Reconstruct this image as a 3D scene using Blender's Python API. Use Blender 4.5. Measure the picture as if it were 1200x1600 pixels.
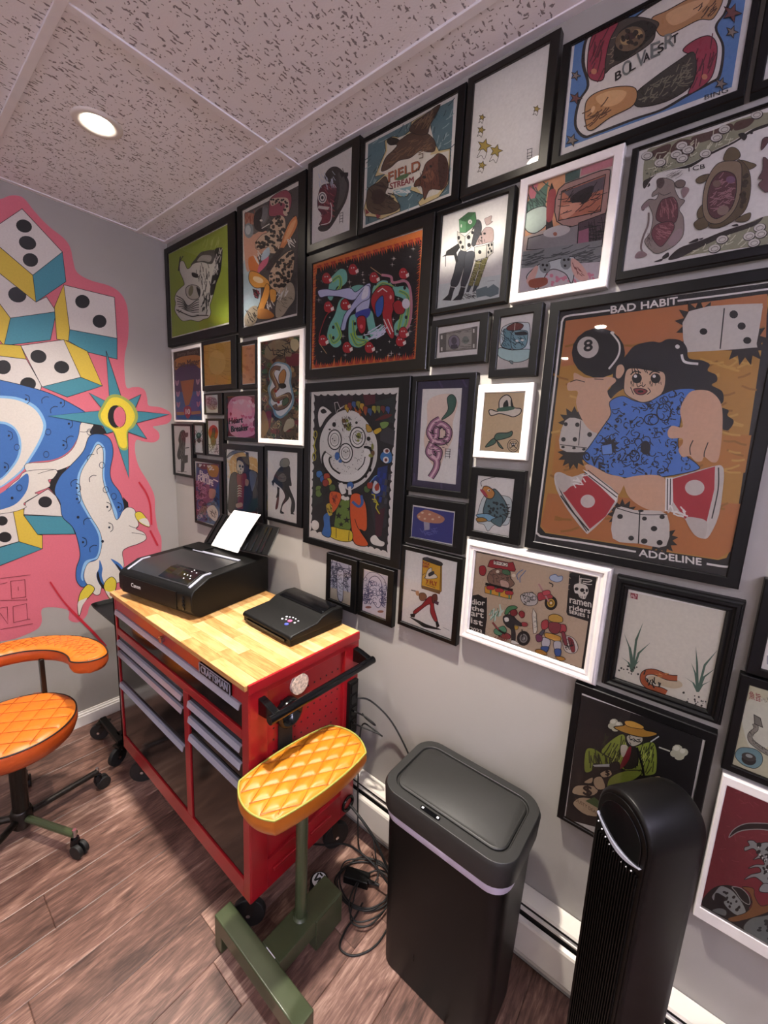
import bpy, bmesh, math, random
from mathutils import Vector, Matrix
for o in list(bpy.data.objects): bpy.data.objects.remove(o)
scene = bpy.context.scene
COL = scene.collection
PI = math.pi
# ------------------------------------------------------------------ camera
YAW, PITCH, ROLL, FPX = 2.238740, -0.171405, 0.0480165, 641.51
CAM = Vector((2.58, -1.18, 1.664))
_f = Vector((math.cos(PITCH)*math.cos(YAW), math.cos(PITCH)*math.sin(YAW), math.sin(PITCH)))
_r = Vector((math.sin(YAW), -math.cos(YAW), 0))
_u = _r.cross(_f)
RIGHT = _r*math.cos(ROLL) + _u*math.sin(ROLL)
UP = -_r*math.sin(ROLL) + _u*math.cos(ROLL)
cd = bpy.data.cameras.new('camera'); cam = bpy.data.objects.new('camera', cd); COL.objects.link(cam)
cd.sensor_fit = 'HORIZONTAL'; cd.sensor_width = 36; cd.lens = FPX/1200*36
cd.clip_start = 0.02
M = Matrix((RIGHT, UP, -_f)).transposed().to_4x4(); M.translation = CAM
cam.matrix_world = M
scene.camera = cam
# ------------------------------------------------------------------ world, exposure, main lights
w = bpy.data.worlds.new('world'); scene.world = w; w.use_nodes = True
w.node_tree.nodes['Background'].inputs[0].default_value = (0.9, 0.92, 1.0, 1)
w.node_tree.nodes['Background'].inputs[1].default_value = 0.02
scene.view_settings.view_transform = 'Standard'; scene.view_settings.look = 'None'
scene.view_settings.gamma = 1; scene.view_settings.use_curve_mapping = False
scene.view_settings.exposure = 0.52
CEIL = 2.70
ROOM_X, ROOM_Y = 4.4, -4.6
# recessed ceiling lights: (x, y, watts, colour)
DOWNLIGHTS = [(0.745, -0.56, 150, (1.0, 0.90, 0.79)),
              (1.92, -0.53, 235, (1.0, 0.91, 0.81)),
              (1.67, -2.85, 10, (1.0, 0.93, 0.86)),
              (3.55, -2.85, 6, (1.0, 0.93, 0.86)),  # unseen downlight, added for fill and bounce
              (1.07, -4.0, 7, (1.0, 0.93, 0.87)),
              (3.55, -4.0, 7, (1.0, 0.93, 0.87))]  # likewise an unseen downlight added as fill
# ------------------------------------------------------------------ pixel helpers (1200 x 1600 photograph)
def ray(x, y):
    return RIGHT*((x-600)/FPX) - UP*((y-800)/FPX) + _f
def at(x, y, ax, v):
    d = ray(x, y); return CAM + d*((v-CAM[ax])/d[ax])
# ------------------------------------------------------------------ materials
def lin(c):
    return c/12.92 if c <= .04045 else ((c+.055)/1.055)**2.4
def hexc(h):
    h = h.lstrip('#')
    if len(h) == 3: h = ''.join(a*2 for a in h)
    return tuple(lin(int(h[i:i+2], 16)/255) for i in (0, 2, 4))+(1,)
MATS = {}
def mat(name, col, rough=.5, metal=0, noise=None, bump=0, bscale=200, coat=0, emit=None, spec=.5):
    if name in MATS: return MATS[name]
    m = bpy.data.materials.new(name); m.use_nodes = True; nt = m.node_tree; b = nt.nodes['Principled BSDF']
    c = hexc(col)
    b.inputs['Base Color'].default_value = c; b.inputs['Roughness'].default_value = rough
    b.inputs['Metallic'].default_value = metal; b.inputs['Coat Weight'].default_value = coat
    b.inputs['Coat Roughness'].default_value = .08
    b.inputs['Specular IOR Level'].default_value = spec
    tc = nt.nodes.new('ShaderNodeTexCoord')
    if noise:
        n = nt.nodes.new('ShaderNodeTexNoise'); n.inputs['Scale'].default_value = noise[0]; n.inputs['Detail'].default_value = 4
        nt.links.new(tc.outputs['Object'], n.inputs['Vector'])
        r = nt.nodes.new('ShaderNodeValToRGB'); k = noise[1]
        r.color_ramp.elements[0].position = .3; r.color_ramp.elements[1].position = .7
        r.color_ramp.elements[0].color = tuple(v*(1-k) for v in c[:3])+(1,); r.color_ramp.elements[1].color = tuple(min(1, v*(1+k)) for v in c[:3])+(1,)
        nt.links.new(n.outputs['Fac'], r.inputs[0]); nt.links.new(r.outputs[0], b.inputs['Base Color'])
    if bump:
        n2 = nt.nodes.new('ShaderNodeTexNoise'); n2.inputs['Scale'].default_value = bscale; n2.inputs['Detail'].default_value = 3
        nt.links.new(tc.outputs['Object'], n2.inputs['Vector'])
        bp = nt.nodes.new('ShaderNodeBump'); bp.inputs['Strength'].default_value = bump; bp.inputs['Distance'].default_value = .002
        nt.links.new(n2.outputs['Fac'], bp.inputs['Height']); nt.links.new(bp.outputs[0], b.inputs['Normal'])
    if emit:
        b.inputs['Emission Color'].default_value = hexc(emit[0]); b.inputs['Emission Strength'].default_value = emit[1]
    MATS[name] = m; return m
def nodes(name):
    m = bpy.data.materials.new(name); m.use_nodes = True
    MATS[name] = m; nt = m.node_tree
    return m, nt, nt.nodes['Principled BSDF'], (lambda t: nt.nodes.new('ShaderNode'+t)), nt.links.new

mat('wall_paint', '#99958f', .55, noise=(3, .03), bump=.12, bscale=260)
mat('white_trim', '#dedad4', .4, noise=(6, .03))
mat('heater_white', '#d9d3c8', .38, noise=(9, .03))
mat('black_plastic', '#080808', .45, spec=.22, bump=.15, bscale=700, noise=(30, .08))
mat('black_gloss', '#08080a', .13, spec=.4, noise=(20, .05))
mat('black_rubber', '#101010', .6, noise=(40, .1))
mat('frame_black', '#060607', .36, spec=.25, noise=(60, .12), bump=.05, bscale=400)
mat('frame_satin', '#0d0b08', .3, metal=.2, noise=(60, .12))
mat('frame_white', '#d8d3cf', .38, noise=(40, .04))
mat('chrome', '#c8c8cc', .12, metal=1, noise=(20, .03))
mat('alu', '#a6a8b8', .35, metal=.35, noise=(90, .05))
mat('cart_red', '#8a1119', .3, coat=.2, noise=(8, .06))
mat('cart_red_dark', '#560c12', .4, coat=.2, noise=(8, .06))
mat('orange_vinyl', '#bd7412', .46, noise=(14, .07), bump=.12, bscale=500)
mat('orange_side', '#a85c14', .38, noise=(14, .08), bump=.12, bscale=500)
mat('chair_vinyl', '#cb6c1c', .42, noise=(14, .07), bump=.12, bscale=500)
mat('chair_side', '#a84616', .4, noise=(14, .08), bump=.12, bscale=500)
mat('piping_green', '#8c8a3a', .5, noise=(30, .06))
mat('piping_black', '#1a1410', .5, noise=(30, .06))
mat('green_paint', '#39422a', .3, coat=.25, noise=(12, .1))
mat('dark_steel', '#2a2622', .3, metal=.7, noise=(20, .1))
mat('paper', '#f4f2ee', .6, noise=(50, .01))
mat('bag', '#b9b0c4', .45, noise=(25, .1))
mat('lens', '#ffffff', .3, noise=(5, .01), emit=('#fff0dc', 40))
mat('grey_print', '#c9c9c9', .5, noise=(5, .01))
mat('sensor_white', '#e8e8f0', .4, noise=(5, .01))
mat('sticker', '#c9b9a8', .5, noise=(120, .5))

def mk_print(name, rough):
    m, nt, b, N, L = nodes(name)
    a = N('Attribute'); a.attribute_name = 'Col'
    n = N('TexNoise'); n.inputs['Scale'].default_value = 140; n.inputs['Detail'].default_value = 3
    tc = N('TexCoord'); L(tc.outputs['Object'], n.inputs['Vector'])
    mr = N('MapRange'); mr.inputs['To Min'].default_value = .90; mr.inputs['To Max'].default_value = 1.1
    L(n.outputs['Fac'], mr.inputs['Value'])
    mx = N('Mix'); mx.data_type = 'RGBA'; mx.blend_type = 'MULTIPLY'; mx.inputs[0].default_value = 1
    L(a.outputs['Color'], mx.inputs[6]); L(mr.outputs[0], mx.inputs[7]); L(mx.outputs[2], b.inputs['Base Color'])
    b.inputs['Roughness'].default_value = rough
    return m
mk_print('print', .55); mk_print('mural_paint', .6); mk_print('decal', .4)

m, nt, b, N, L = nodes('glass')
nt.nodes.remove(b)
fr = N('Fresnel'); fr.inputs[0].default_value = 1.45
tr = N('BsdfTransparent'); gl = N('BsdfGlossy'); gl.inputs['Roughness'].default_value = .015
mx = N('MixShader'); L(fr.outputs[0], mx.inputs[0]); L(tr.outputs[0], mx.inputs[1]); L(gl.outputs[0], mx.inputs[2])
nz = N('TexNoise'); nz.inputs['Scale'].default_value = 6; bp = N('Bump'); bp.inputs['Strength'].default_value = .02; bp.inputs['Distance'].default_value = .002
L(nz.outputs['Fac'], bp.inputs['Height']); L(bp.outputs[0], gl.inputs['Normal'])
L(mx.outputs[0], nt.nodes['Material Output'].inputs[0])

# fissured mineral-fibre ceiling tile
m, nt, b, N, L = nodes('ceiling_tile')
tc = N('TexCoord')
ns = N('TexNoise'); ns.inputs['Scale'].default_value = 70; ns.inputs['Detail'].default_value = 2
L(tc.outputs['Object'], ns.inputs['Vector'])
vm = N('VectorMath'); vm.operation = 'SCALE'; vm.inputs['Scale'].default_value = .016
vs = N('VectorMath'); vs.operation = 'SUBTRACT'; vs.inputs[1].default_value = (.5, .5, .5)
L(ns.outputs['Color'], vs.inputs[0]); L(vs.outputs[0], vm.inputs[0])
va = N('VectorMath'); va.operation = 'ADD'; L(tc.outputs['Object'], va.inputs[0]); L(vm.outputs[0], va.inputs[1])
def fiss(sx, sy, thr, soft, rz, gate):
    mp = N('Mapping'); mp.inputs['Rotation'].default_value = (0, 0, rz); mp.inputs['Scale'].default_value = (sx, sy, 1)
    L(va.outputs[0], mp.inputs['Vector'])
    v = N('TexVoronoi'); v.voronoi_dimensions = '2D'; v.inputs['Scale'].default_value = 1; v.inputs['Randomness'].default_value = 1
    L(mp.outputs[0], v.inputs['Vector'])
    r = N('MapRange'); r.inputs['From Min'].default_value = thr; r.inputs['From Max'].default_value = thr+soft
    L(v.outputs['Distance'], r.inputs['Value'])
    sp = N('SeparateColor'); L(v.outputs['Color'], sp.inputs[0])
    gt = N('Math'); gt.operation = 'LESS_THAN'; gt.inputs[1].default_value = gate; L(sp.outputs[0], gt.inputs[0])
    mxx = N('Math'); mxx.operation = 'MAXIMUM'; L(r.outputs[0], mxx.inputs[0]); L(gt.outputs[0], mxx.inputs[1]); return mxx.outputs[0]
f1 = fiss(80, 24, .17, .07, .35, .6); f2 = fiss(85, 70, .11, .06, 0, .6); f3 = fiss(30, 75, .13, .06, -.3, .78)
def mul(a, c):
    q = N('Math'); q.operation = 'MULTIPLY'; L(a, q.inputs[0]); L(c, q.inputs[1]); return q.outputs[0]
ff = mul(mul(f1, f2), f3)
rp = N('ValToRGB'); rp.color_ramp.elements[0].color = hexc('#8a868e'); rp.color_ramp.elements[1].color = hexc('#f1f1f8')
L(ff, rp.inputs[0]); L(rp.outputs[0], b.inputs['Base Color']); b.inputs['Roughness'].default_value = .85
bp = N('Bump'); bp.inputs['Strength'].default_value = .35; bp.inputs['Distance'].default_value = .004
n3 = N('TexNoise'); n3.inputs['Scale'].default_value = 160; L(tc.outputs['Object'], n3.inputs['Vector'])
ad = N('Math'); ad.operation = 'MULTIPLY_ADD'; L(n3.outputs['Fac'], ad.inputs[0]); ad.inputs[1].default_value = .35; L(ff, ad.inputs[2])
L(ad.outputs[0], bp.inputs['Height']); L(bp.outputs[0], b.inputs['Normal'])

def wood(name, stops, along, rough, rnd=.5, sc=1.0, knots=True, rnd_hue=None):
    m, nt, b, N, L = nodes(name)
    tc = N('TexCoord'); oi = N('ObjectInfo')
    cb = N('CombineXYZ'); mm = N('Math'); mm.operation = 'MULTIPLY'; mm.inputs[1].default_value = 37
    L(oi.outputs['Random'], mm.inputs[0])
    for i in range(3): L(mm.outputs[0], cb.inputs[i])
    va = N('VectorMath'); va.operation = 'ADD'; L(tc.outputs['Object'], va.inputs[0]); L(cb.outputs[0], va.inputs[1])
    mp = N('Mapping'); s = [75*sc, 75*sc, 75*sc]; s[along] = 8*sc; mp.inputs['Scale'].default_value = s
    L(va.outputs[0], mp.inputs['Vector'])
    n = N('TexNoise'); n.inputs['Scale'].default_value = 1.6; n.inputs['Detail'].default_value = 8; n.inputs['Roughness'].default_value = .62; n.inputs['Distortion'].default_value = .8
    L(mp.outputs[0], n.inputs['Vector'])
    mp2 = N('Mapping'); s2 = [16*sc, 16*sc, 16*sc]; s2[along] = 5*sc; mp2.inputs['Scale'].default_value = s2
    L(va.outputs[0], mp2.inputs['Vector'])
    n2 = N('TexNoise'); n2.inputs['Scale'].default_value = 1; n2.inputs['Detail'].default_value = 3; n2.inputs['Distortion'].default_value = 1.4
    L(mp2.outputs[0], n2.inputs['Vector'])
    a = N('Math'); a.operation = 'MULTIPLY_ADD'; a.inputs[1].default_value = .55; L(n.outputs['Fac'], a.inputs[0])
    a2 = N('Math'); a2.operation = 'MULTIPLY'; a2.inputs[1].default_value = .45; L(n2.outputs['Fac'], a2.inputs[0]); L(a2.outputs[0], a.inputs[2])
    a3 = N('Math'); a3.operation = 'MULTIPLY_ADD'; a3.inputs[1].default_value = rnd; L(oi.outputs['Random'], a3.inputs[0])
    a4 = N('Math'); a4.operation = 'SUBTRACT'; a4.inputs[1].default_value = rnd/2; L(a.outputs[0], a4.inputs[0]); L(a4.outputs[0], a3.inputs[2])
    r = N('ValToRGB'); cr = r.color_ramp
    while len(cr.elements) < len(stops): cr.elements.new(.5)
    for e, (p, c) in zip(cr.elements, stops): e.position = p; e.color = hexc(c)
    L(a3.outputs[0], r.inputs[0]); L(r.outputs[0], b.inputs['Base Color'])
    b.inputs['Roughness'].default_value = rough
    bp = N('Bump'); bp.inputs['Strength'].default_value = .12; bp.inputs['Distance'].default_value = .002
    L(n.outputs['Fac'], bp.inputs['Height']); L(bp.outputs[0], b.inputs['Normal'])
    return m
wood('floor_plank', [(.32, '#3d2a24'), (.43, '#5a4138'), (.5, '#6f5146'), (.57, '#826357'), (.68, '#ac8c7c')], 1, .4, .14)
wood('butcher_block', [(.3, '#9c6c3a'), (.45, '#b98b54'), (.6, '#c69f6a'), (.75, '#d4b684')], 0, .42, .3)

# ------------------------------------------------------------------ mesh helpers
def link(o, parent=None):
    COL.objects.link(o)
    if parent is not None: o.parent = parent
    return o
def obj(name, bm, m, parent=None, smooth=False, bevel=0, seg=2, angle=None):
    me = bpy.data.meshes.new(name)
    bmesh.ops.recalc_face_normals(bm, faces=bm.faces)
    bm.to_mesh(me); bm.free()
    me.materials.append(MATS[m] if isinstance(m, str) else m)
    o = link(bpy.data.objects.new(name, me), parent)
    if smooth:
        for p in me.polygons: p.use_smooth = True
    if bevel:
        md = o.modifiers.new('bevel', 'BEVEL'); md.width = bevel; md.segments = seg; md.limit_method = 'ANGLE'; md.angle_limit = math.radians(35)
        for p in me.polygons: p.use_smooth = True
        md.harden_normals = True
    return o
def tag(o, label, cat, group=None):
    o['label'] = label; o['category'] = cat
    if group: o['group'] = group
    return o
def thing(name, label, cat, loc=(0, 0, 0), rz=0, group=None):
    o = bpy.data.objects.new(name, None); COL.objects.link(o); o.location = loc; o.rotation_euler = (0, 0, rz); o.empty_display_size = .05
    return tag(o, label, cat, group)
def struct(o): o['kind'] = 'structure'; return o
def bx(bm, x0, x1, y0, y1, z0, z1):
    v = [bm.verts.new((x, y, z)) for z in (z0, z1) for y in (y0, y1) for x in (x0, x1)]
    for f in ((0, 1, 3, 2), (4, 6, 7, 5), (0, 4, 5, 1), (2, 3, 7, 6), (0, 2, 6, 4), (1, 5, 7, 3)): bm.faces.new([v[i] for i in f])
    return bm
def box(*a): return bx(bmesh.new(), *a)
def prism(pts, d0, d1, axis='z', bm=None):
    """extrude a 2-D outline; axis z: (x,y) outline, x: (y,z) outline, y: (x,z) outline"""
    bm = bm or bmesh.new()
    def P(p, d): return {'z': (p[0], p[1], d), 'x': (d, p[0], p[1]), 'y': (p[0], d, p[1])}[axis]
    a = [bm.verts.new(P(p, d0)) for p in pts]; c = [bm.verts.new(P(p, d1)) for p in pts]
    n = len(pts); bm.faces.new(a); bm.faces.new(c[::-1])
    for i in range(n): bm.faces.new((a[i], c[i], c[(i+1) % n], a[(i+1) % n]))
    return bm
def cyl(bm, p, q, r, r2=None, seg=20, caps=True):
    p, q = Vector(p), Vector(q); d = (q-p).normalized()
    a = d.orthogonal().normalized(); b = d.cross(a); r2 = r if r2 is None else r2
    A = [bm.verts.new(p+(a*math.cos(t)+b*math.sin(t))*r) for t in [2*PI*i/seg for i in range(seg)]]
    B = [bm.verts.new(q+(a*math.cos(t)+b*math.sin(t))*r2) for t in [2*PI*i/seg for i in range(seg)]]
    for i in range(seg): bm.faces.new((A[i], A[(i+1) % seg], B[(i+1) % seg], B[i]))
    if caps: bm.faces.new(A[::-1]); bm.faces.new(B)
    return bm
def lathe(bm, prof, c=(0, 0, 0), seg=28):
    c = Vector(c); rings = []
    for r, z in prof:
        rings.append([bm.verts.new(c+Vector((r*math.cos(2*PI*i/seg), r*math.sin(2*PI*i/seg), z))) for i in range(seg)] if r > 1e-6 else [bm.verts.new(c+Vector((0, 0, z)))])
    for A, B in zip(rings, rings[1:]):
        for i in range(seg):
            j = (i+1) % seg
            if len(A) == 1 and len(B) > 1: bm.faces.new((A[0], B[i], B[j]))
            elif len(B) == 1 and len(A) > 1: bm.faces.new((A[i], A[j], B[0]))
            elif len(A) > 1: bm.faces.new((A[i], A[j], B[j], B[i]))
    return bm
def catmull(pts, closed=False, n=6):
    P = [Vector(p) for p in pts]; k = len(P); out = []
    for i in range(k if closed else k-1):
        if closed: a, b, c, d = P[i-1], P[i], P[(i+1) % k], P[(i+2) % k]
        else: a, b, c, d = P[max(i-1, 0)], P[i], P[i+1], P[min(i+2, k-1)]
        for j in range(n):
            t = j/n
            out.append(.5*((2*b)+(c-a)*t+(2*a-5*b+4*c-d)*t*t+(3*b-a-3*c+d)*t**3))
    if not closed: out.append(P[-1])
    return out
def tube(bm, pts, r, seg=8, smooth=6):
    P = catmull(pts, False, smooth) if smooth else [Vector(p) for p in pts]
    rings = []; prev = None
    for i, p in enumerate(P):
        d = (P[min(i+1, len(P)-1)]-P[max(i-1, 0)])
        d = d.normalized() if d.length > 1e-9 else Vector((0, 0, 1))
        a = (prev - d*prev.dot(d)) if prev is not None else d.orthogonal()
        if a.length < 1e-6: a = d.orthogonal()
        a.normalize(); prev = a; b = d.cross(a)
        rings.append([bm.verts.new(p+(a*math.cos(2*PI*k/seg)+b*math.sin(2*PI*k/seg))*r) for k in range(seg)])
    for A, B in zip(rings, rings[1:]):
        for k in range(seg): bm.faces.new((A[k], A[(k+1) % seg], B[(k+1) % seg], B[k]))
    bm.faces.new(rings[0][::-1]); bm.faces.new(rings[-1])
    return bm
def rrect(x0, x1, y0, y1, r, n=6):
    out = []
    for cx, cy, a in ((x1-r, y1-r, 0), (x0+r, y1-r, PI/2), (x0+r, y0+r, PI), (x1-r, y0+r, 1.5*PI)):
        for i in range(n+1):
            t = a+PI/2*i/n; out.append((cx+r*math.cos(t), cy+r*math.sin(t)))
    return out
# ================================================================== the room
struct(obj('wall_left', box(-.1, 0, ROOM_Y, .1, 0, CEIL+.1), 'wall_paint'))
struct(obj('wall_right', box(0, ROOM_X, 0, .1, 0, CEIL+.1), 'wall_paint'))
mat('wall_white', '#e9e6e4', .6, noise=(3, .02))
struct(obj('wall_front', box(-.1, ROOM_X+.1, ROOM_Y-.1, ROOM_Y, 0, CEIL+.1), 'wall_white'))
struct(obj('wall_far', box(ROOM_X, ROOM_X+.1, ROOM_Y, .1, 0, CEIL+.1), 'wall_white'))
mat('subfloor', '#1c1512', .8, noise=(5, .1))
floor = struct(obj('floor', box(-.1, ROOM_X+.1, ROOM_Y-.1, .1, -.08, -.004), 'subfloor'))
random.seed(4)
PW, PL = .16, 1.22
plank_me = {}
def plank_mesh(wd, ln):
    k = (round(wd, 3), round(ln, 3))
    if k not in plank_me:
        bm = bmesh.new(); e = .0022; h = .0014
        x, y = wd/2-.0004, ln/2-.0004
        v0 = [bm.verts.new(p) for p in ((-x, -y, -.006), (x, -y, -.006), (x, y, -.006), (-x, y, -.006))]
        v1 = [bm.verts.new(p) for p in ((-x, -y, -h), (x, -y, -h), (x, y, -h), (-x, y, -h))]
        v2 = [bm.verts.new(p) for p in ((-x+e, -y+e, 0), (x-e, -y+e, 0), (x-e, y-e, 0), (-x+e, y-e, 0))]
        bm.faces.new(v2)
        for a, b in ((v0, v1), (v1, v2)):
            for i in range(4): bm.faces.new((a[i], a[(i+1) % 4], b[(i+1) % 4], b[i]))
        me = bpy.data.meshes.new('plank'); bm.to_mesh(me); bm.free(); me.materials.append(MATS['floor_plank']); plank_me[k] = me
    return plank_me[k]
x = .76-5*PW; col_i = 0
starts = {6: -.947, 9: -.614, 7: -.35, 8: -1.05}
while x < ROOM_X:
    x0, x1 = max(x, 0), min(x+PW, ROOM_X)
    s = starts.get(col_i, -random.random()*PL)
    while s < 0: s += PL
    edges = []
    y = s
    while y > ROOM_Y-PL: edges.append(y); y -= PL
    for ya, yb in zip(edges, edges[1:]):
        a, b = min(ya, 0), max(yb, ROOM_Y)
        if a-b < .02 or x1-x0 < .01: continue
        o = bpy.data.objects.new('plank', plank_mesh(x1-x0, a-b)); o.location = ((x0+x1)/2, (a+b)/2, 0); link(o, floor)
    x += PW; col_i += 1
# ceiling: lay-in tiles on a T grid
ceil = struct(obj('ceiling', box(-.1, ROOM_X+.1, ROOM_Y-.1, .1, CEIL+.012, CEIL+.1), 'white_trim'))
XS = [0, 1.155, 2.375, 3.595, ROOM_X]; YS = [0, -.152]
while YS[-1]-.61 > ROOM_Y: YS.append(YS[-1]-.61)
YS.append(ROOM_Y)
for i in range(len(XS)-1):
    for j in range(len(YS)-1):
        xa, xb, ya, yb = XS[i], XS[i+1], YS[j+1], YS[j]
        bm = bmesh.new(); bx(bm, -(xb-xa)/2+.003, (xb-xa)/2-.003, -(yb-ya)/2+.003, (yb-ya)/2-.003, 0, .01)
        o = obj('ceiling_tile', bm, 'ceiling_tile', ceil); o.location = ((xa+xb)/2, (ya+yb)/2, CEIL)
mat('grid_white', '#ecebf0', .5, noise=(20, .03))
for xx in XS[1:-1]: obj('grid_bar', box(xx-.012, xx+.012, ROOM_Y, 0, CEIL-.005, CEIL+.004), 'grid_white', ceil, bevel=.0015)
for yy in YS[1:-1]: obj('grid_bar', box(0, ROOM_X, yy-.012, yy+.012, CEIL-.006, CEIL+.004), 'grid_white', ceil, bevel=.0015)
obj('wall_angle', box(0, ROOM_X, -.022, 0, CEIL-.004, CEIL+.002), 'grid_white', ceil)
obj('wall_angle', box(0, .022, ROOM_Y, -.022, CEIL-.004, CEIL+.002), 'grid_white', ceil)
# baseboard on the mural wall: stepped profile
struct(obj('baseboard_left', prism([(0, 0), (.016, 0), (.016, .058), (.012, .064), (.012, .07), (.007, .076), (.006, .084), (0, .084)], ROOM_Y, 0, 'y'), 'white_trim'))
# recessed lights
for i, (lx, ly, wt, lc) in enumerate(DOWNLIGHTS):
    t = thing('ceiling_light', 'round recessed ceiling downlight, lit, above the red tool cart' if i == 0 else 'round recessed ceiling downlight, lit, above the trash can' if i == 1 else 'round recessed ceiling downlight farther back in the room', 'ceiling light', (lx, ly, CEIL), 0, None if i < 2 else 'downlights farther back in the room')
    obj('trim_ring', lathe(bmesh.new(), [(.046, -.0012), (.052, -.005), (.066, -.007), (.074, -.004), (.076, .0)], (0, 0, 0), 40), 'white_trim', t, True)
    obj('lens', lathe(bmesh.new(), [(0, -.0015), (.047, -.0015), (.047, .0)], (0, 0, 0), 40), 'lens', t)
    if i < 2:   # reflector lamps over the cart and the pictures: a soft-edged beam
        ld = bpy.data.lights.new('downlight_lamp', 'SPOT'); ld.spot_size = math.radians(116); ld.spot_blend = 1.0; ld.shadow_soft_size = .04
    else:
        ld = bpy.data.lights.new('downlight_lamp', 'AREA'); ld.shape = 'DISK'; ld.size = .08; ld.spread = math.radians(168)
    ld.energy = wt; ld.color = lc
    lo = link(bpy.data.objects.new('downlight_lamp', ld), t); lo.location = (0, 0, -.010)
# hydronic baseboard heater along the picture wall
h = thing('baseboard_heater', 'cream metal baseboard heater running along the picture wall', 'heater', (1.9, 0, 0))
HX0, HX1 = -1.84, 1.7
obj('hood', prism([(-.002, .29), (-.05, .283), (-.054, .276), (-.05, .272), (-.046, .279), (-.006, .282), (-.006, .02), (-.002, .02)], HX0, HX1, 'x'), 'heater_white', h)
obj('damper', prism([(-.046, .258), (-.053, .254), (-.053, .249), (-.046, .252)], HX0, HX1, 'x'), 'heater_white', h)
obj('front_panel', prism([(-.050, .226), (-.060, .221), (-.063, .214), (-.063, .112), (-.056, .10), (-.05, .10), (-.057, .114), (-.057, .212), (-.050, .218)], HX0, HX1, 'x'), 'heater_white', h)
obj('fin_core', box(HX0+.01, HX1-.01, -.044, -.008, .11, .268), 'black_rubber', h)  # fin core raised as a black liner, stands for shade in the gaps
obj('foot_bracket', box(-1.2, -1.17, -.05, -.003, 0, .12), 'black_rubber', h); obj('foot_bracket', box(1.0, 1.03, -.05, -.003, 0, .12), 'black_rubber', h)
obj('end_cap', box(HX0-.004, HX0, -.062, -.002, .02, .29), 'heater_white', h)

# added lavender glowing strip on the unseen far wall, brightens the ceiling
mat('led', '#d8ccff', .4, noise=(4, .01), emit=('#e4e1ff', 145))
o = obj('led_strip', tube(bmesh.new(), [(0, -1.9, 0), (0, 1.9, 0)], .008, smooth=0), 'led'); o.location = (ROOM_X-.03, -2.3, 2.42)
tag(o, 'lavender LED strip along the wall facing the mural', 'LED strip')
# ================================================================== red rolling tool cart
CB = Vector((1.112, -.33, 0))
cart = thing('tool_cart', 'red rolling tool cart with wooden top and black drawers', 'tool cart', CB)
def cp(name, bm, m, parent=None, **k):
    o = obj(name, bm, m, parent or cart, **k)
    if parent is None: o.location = -CB
    return o
CX0, CX1, CY0, CY1 = .592, 1.632, -.566, -.092
cp('side_panel', box(CX0, CX0+.02, CY0, CY1, .19, .938), 'cart_red', bevel=.003)
cp('back_panel', box(CX0+.02, CX1-.02, CY1-.012, CY1, .19, .938), 'cart_red_dark')
cp('bottom_panel', box(CX0+.02, CX1-.02, CY0+.02, CY1-.012, .192, .21), 'cart_red_dark')
cp('front_stile', box(CX0+.001, CX0+.03, CY0, CY0+.03, .19, .938), 'cart_red', bevel=.002)
cp('front_stile', box(CX1-.036, CX1-.001, CY0, CY0+.03, .19, .938), 'cart_red', bevel=.002)
cp('top_rail', box(CX0+.03, CX1-.036, CY0+.001, CY0+.03, .882, .938), 'cart_red', bevel=.002)
cp('middle_rail', box(CX0+.03, CX1-.036, CY0, CY0+.03, .762, .794), 'cart_red', bevel=.002)
cp('bottom_rail', box(CX0+.03, CX1-.036, CY0, CY0+.03, .19, .258), 'cart_red', bevel=.002)
cp('mullion', box(1.226, 1.264, CY0, CY0+.03, .258, .762), 'cart_red', bevel=.002)
# right end: framed recessed panel
rp = cp('end_panel', box(CX1-.022, CX1-.012, CY0+.03, CY1, .19, .938), 'cart_red')
for a in ((CY0+.004, -.50, .19, .938), (-.165, CY1, .19, .938), (-.50, -.165, .905, .938), (-.50, -.165, .19, .30)):
    obj('end_frame', box(CX1-.013, CX1, a[0], a[1], a[2], a[3]), 'cart_red', rp, bevel=.002)
bm = bmesh.new()
for i in range(11):
    for j in range(9):
        yy, zz = -.47+i*.028, .52+j*.04
        cyl(bm, (CX1-.0125, yy, zz), (CX1-.0112, yy, zz), .0035, seg=6)
ph = obj('peg_holes', bm, 'black_rubber', rp); ph['kind'] = 'stuff'
for yy in (-.43, -.27):
    obj('louvre', prism([(yy-.05, .245), (yy+.05, .245), (yy+.05, .258), (yy-.05, .258)], CX1-.001, CX1+.008, 'x'), 'cart_red', rp, bevel=.003)
cp('rim', box(CX1-.006, CX1+.003, CY0, CY1, .925, .955), 'cart_red', bevel=.002)
# butcher block top
top = cp('worktop', box(CX0-.006, CX1-.006, CY0-.008, CY1+.006, .936, .9515), 'butcher_block', bevel=.001)
random.seed(7)
ys = [CY0-.008+i*(.488/11) for i in range(12)]; smeshes = {}
for r in range(11):
    xs = [CX0-.006]; xx = CX0-.006+random.uniform(.1, .3)
    while xx < CX1-.1: xs.append(xx); xx += random.uniform(.18, .34)
    xs.append(CX1-.006)
    for a, c in zip(xs, xs[1:]):
        bm = box(-(c-a)/2+.0003, (c-a)/2-.0003, -(ys[1]-ys[0])/2+.0003, (ys[1]-ys[0])/2-.0003, 0, .0018)
        o = obj('stave', bm, 'butcher_block', top); o.location = ((a+c)/2, (ys[r]+ys[r+1])/2, .9513)
def pull(x0, x1, z1, z0, par):
    return obj('pull', prism([(CY0+.006, z1), (CY0-.004, z1), (CY0-.009, z1-.019), (CY0-.006, z1-.020), (CY0-.001, z1-.004), (CY0+.006, z1-.004)], x0, x1, 'x'), 'alu', par)
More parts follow.
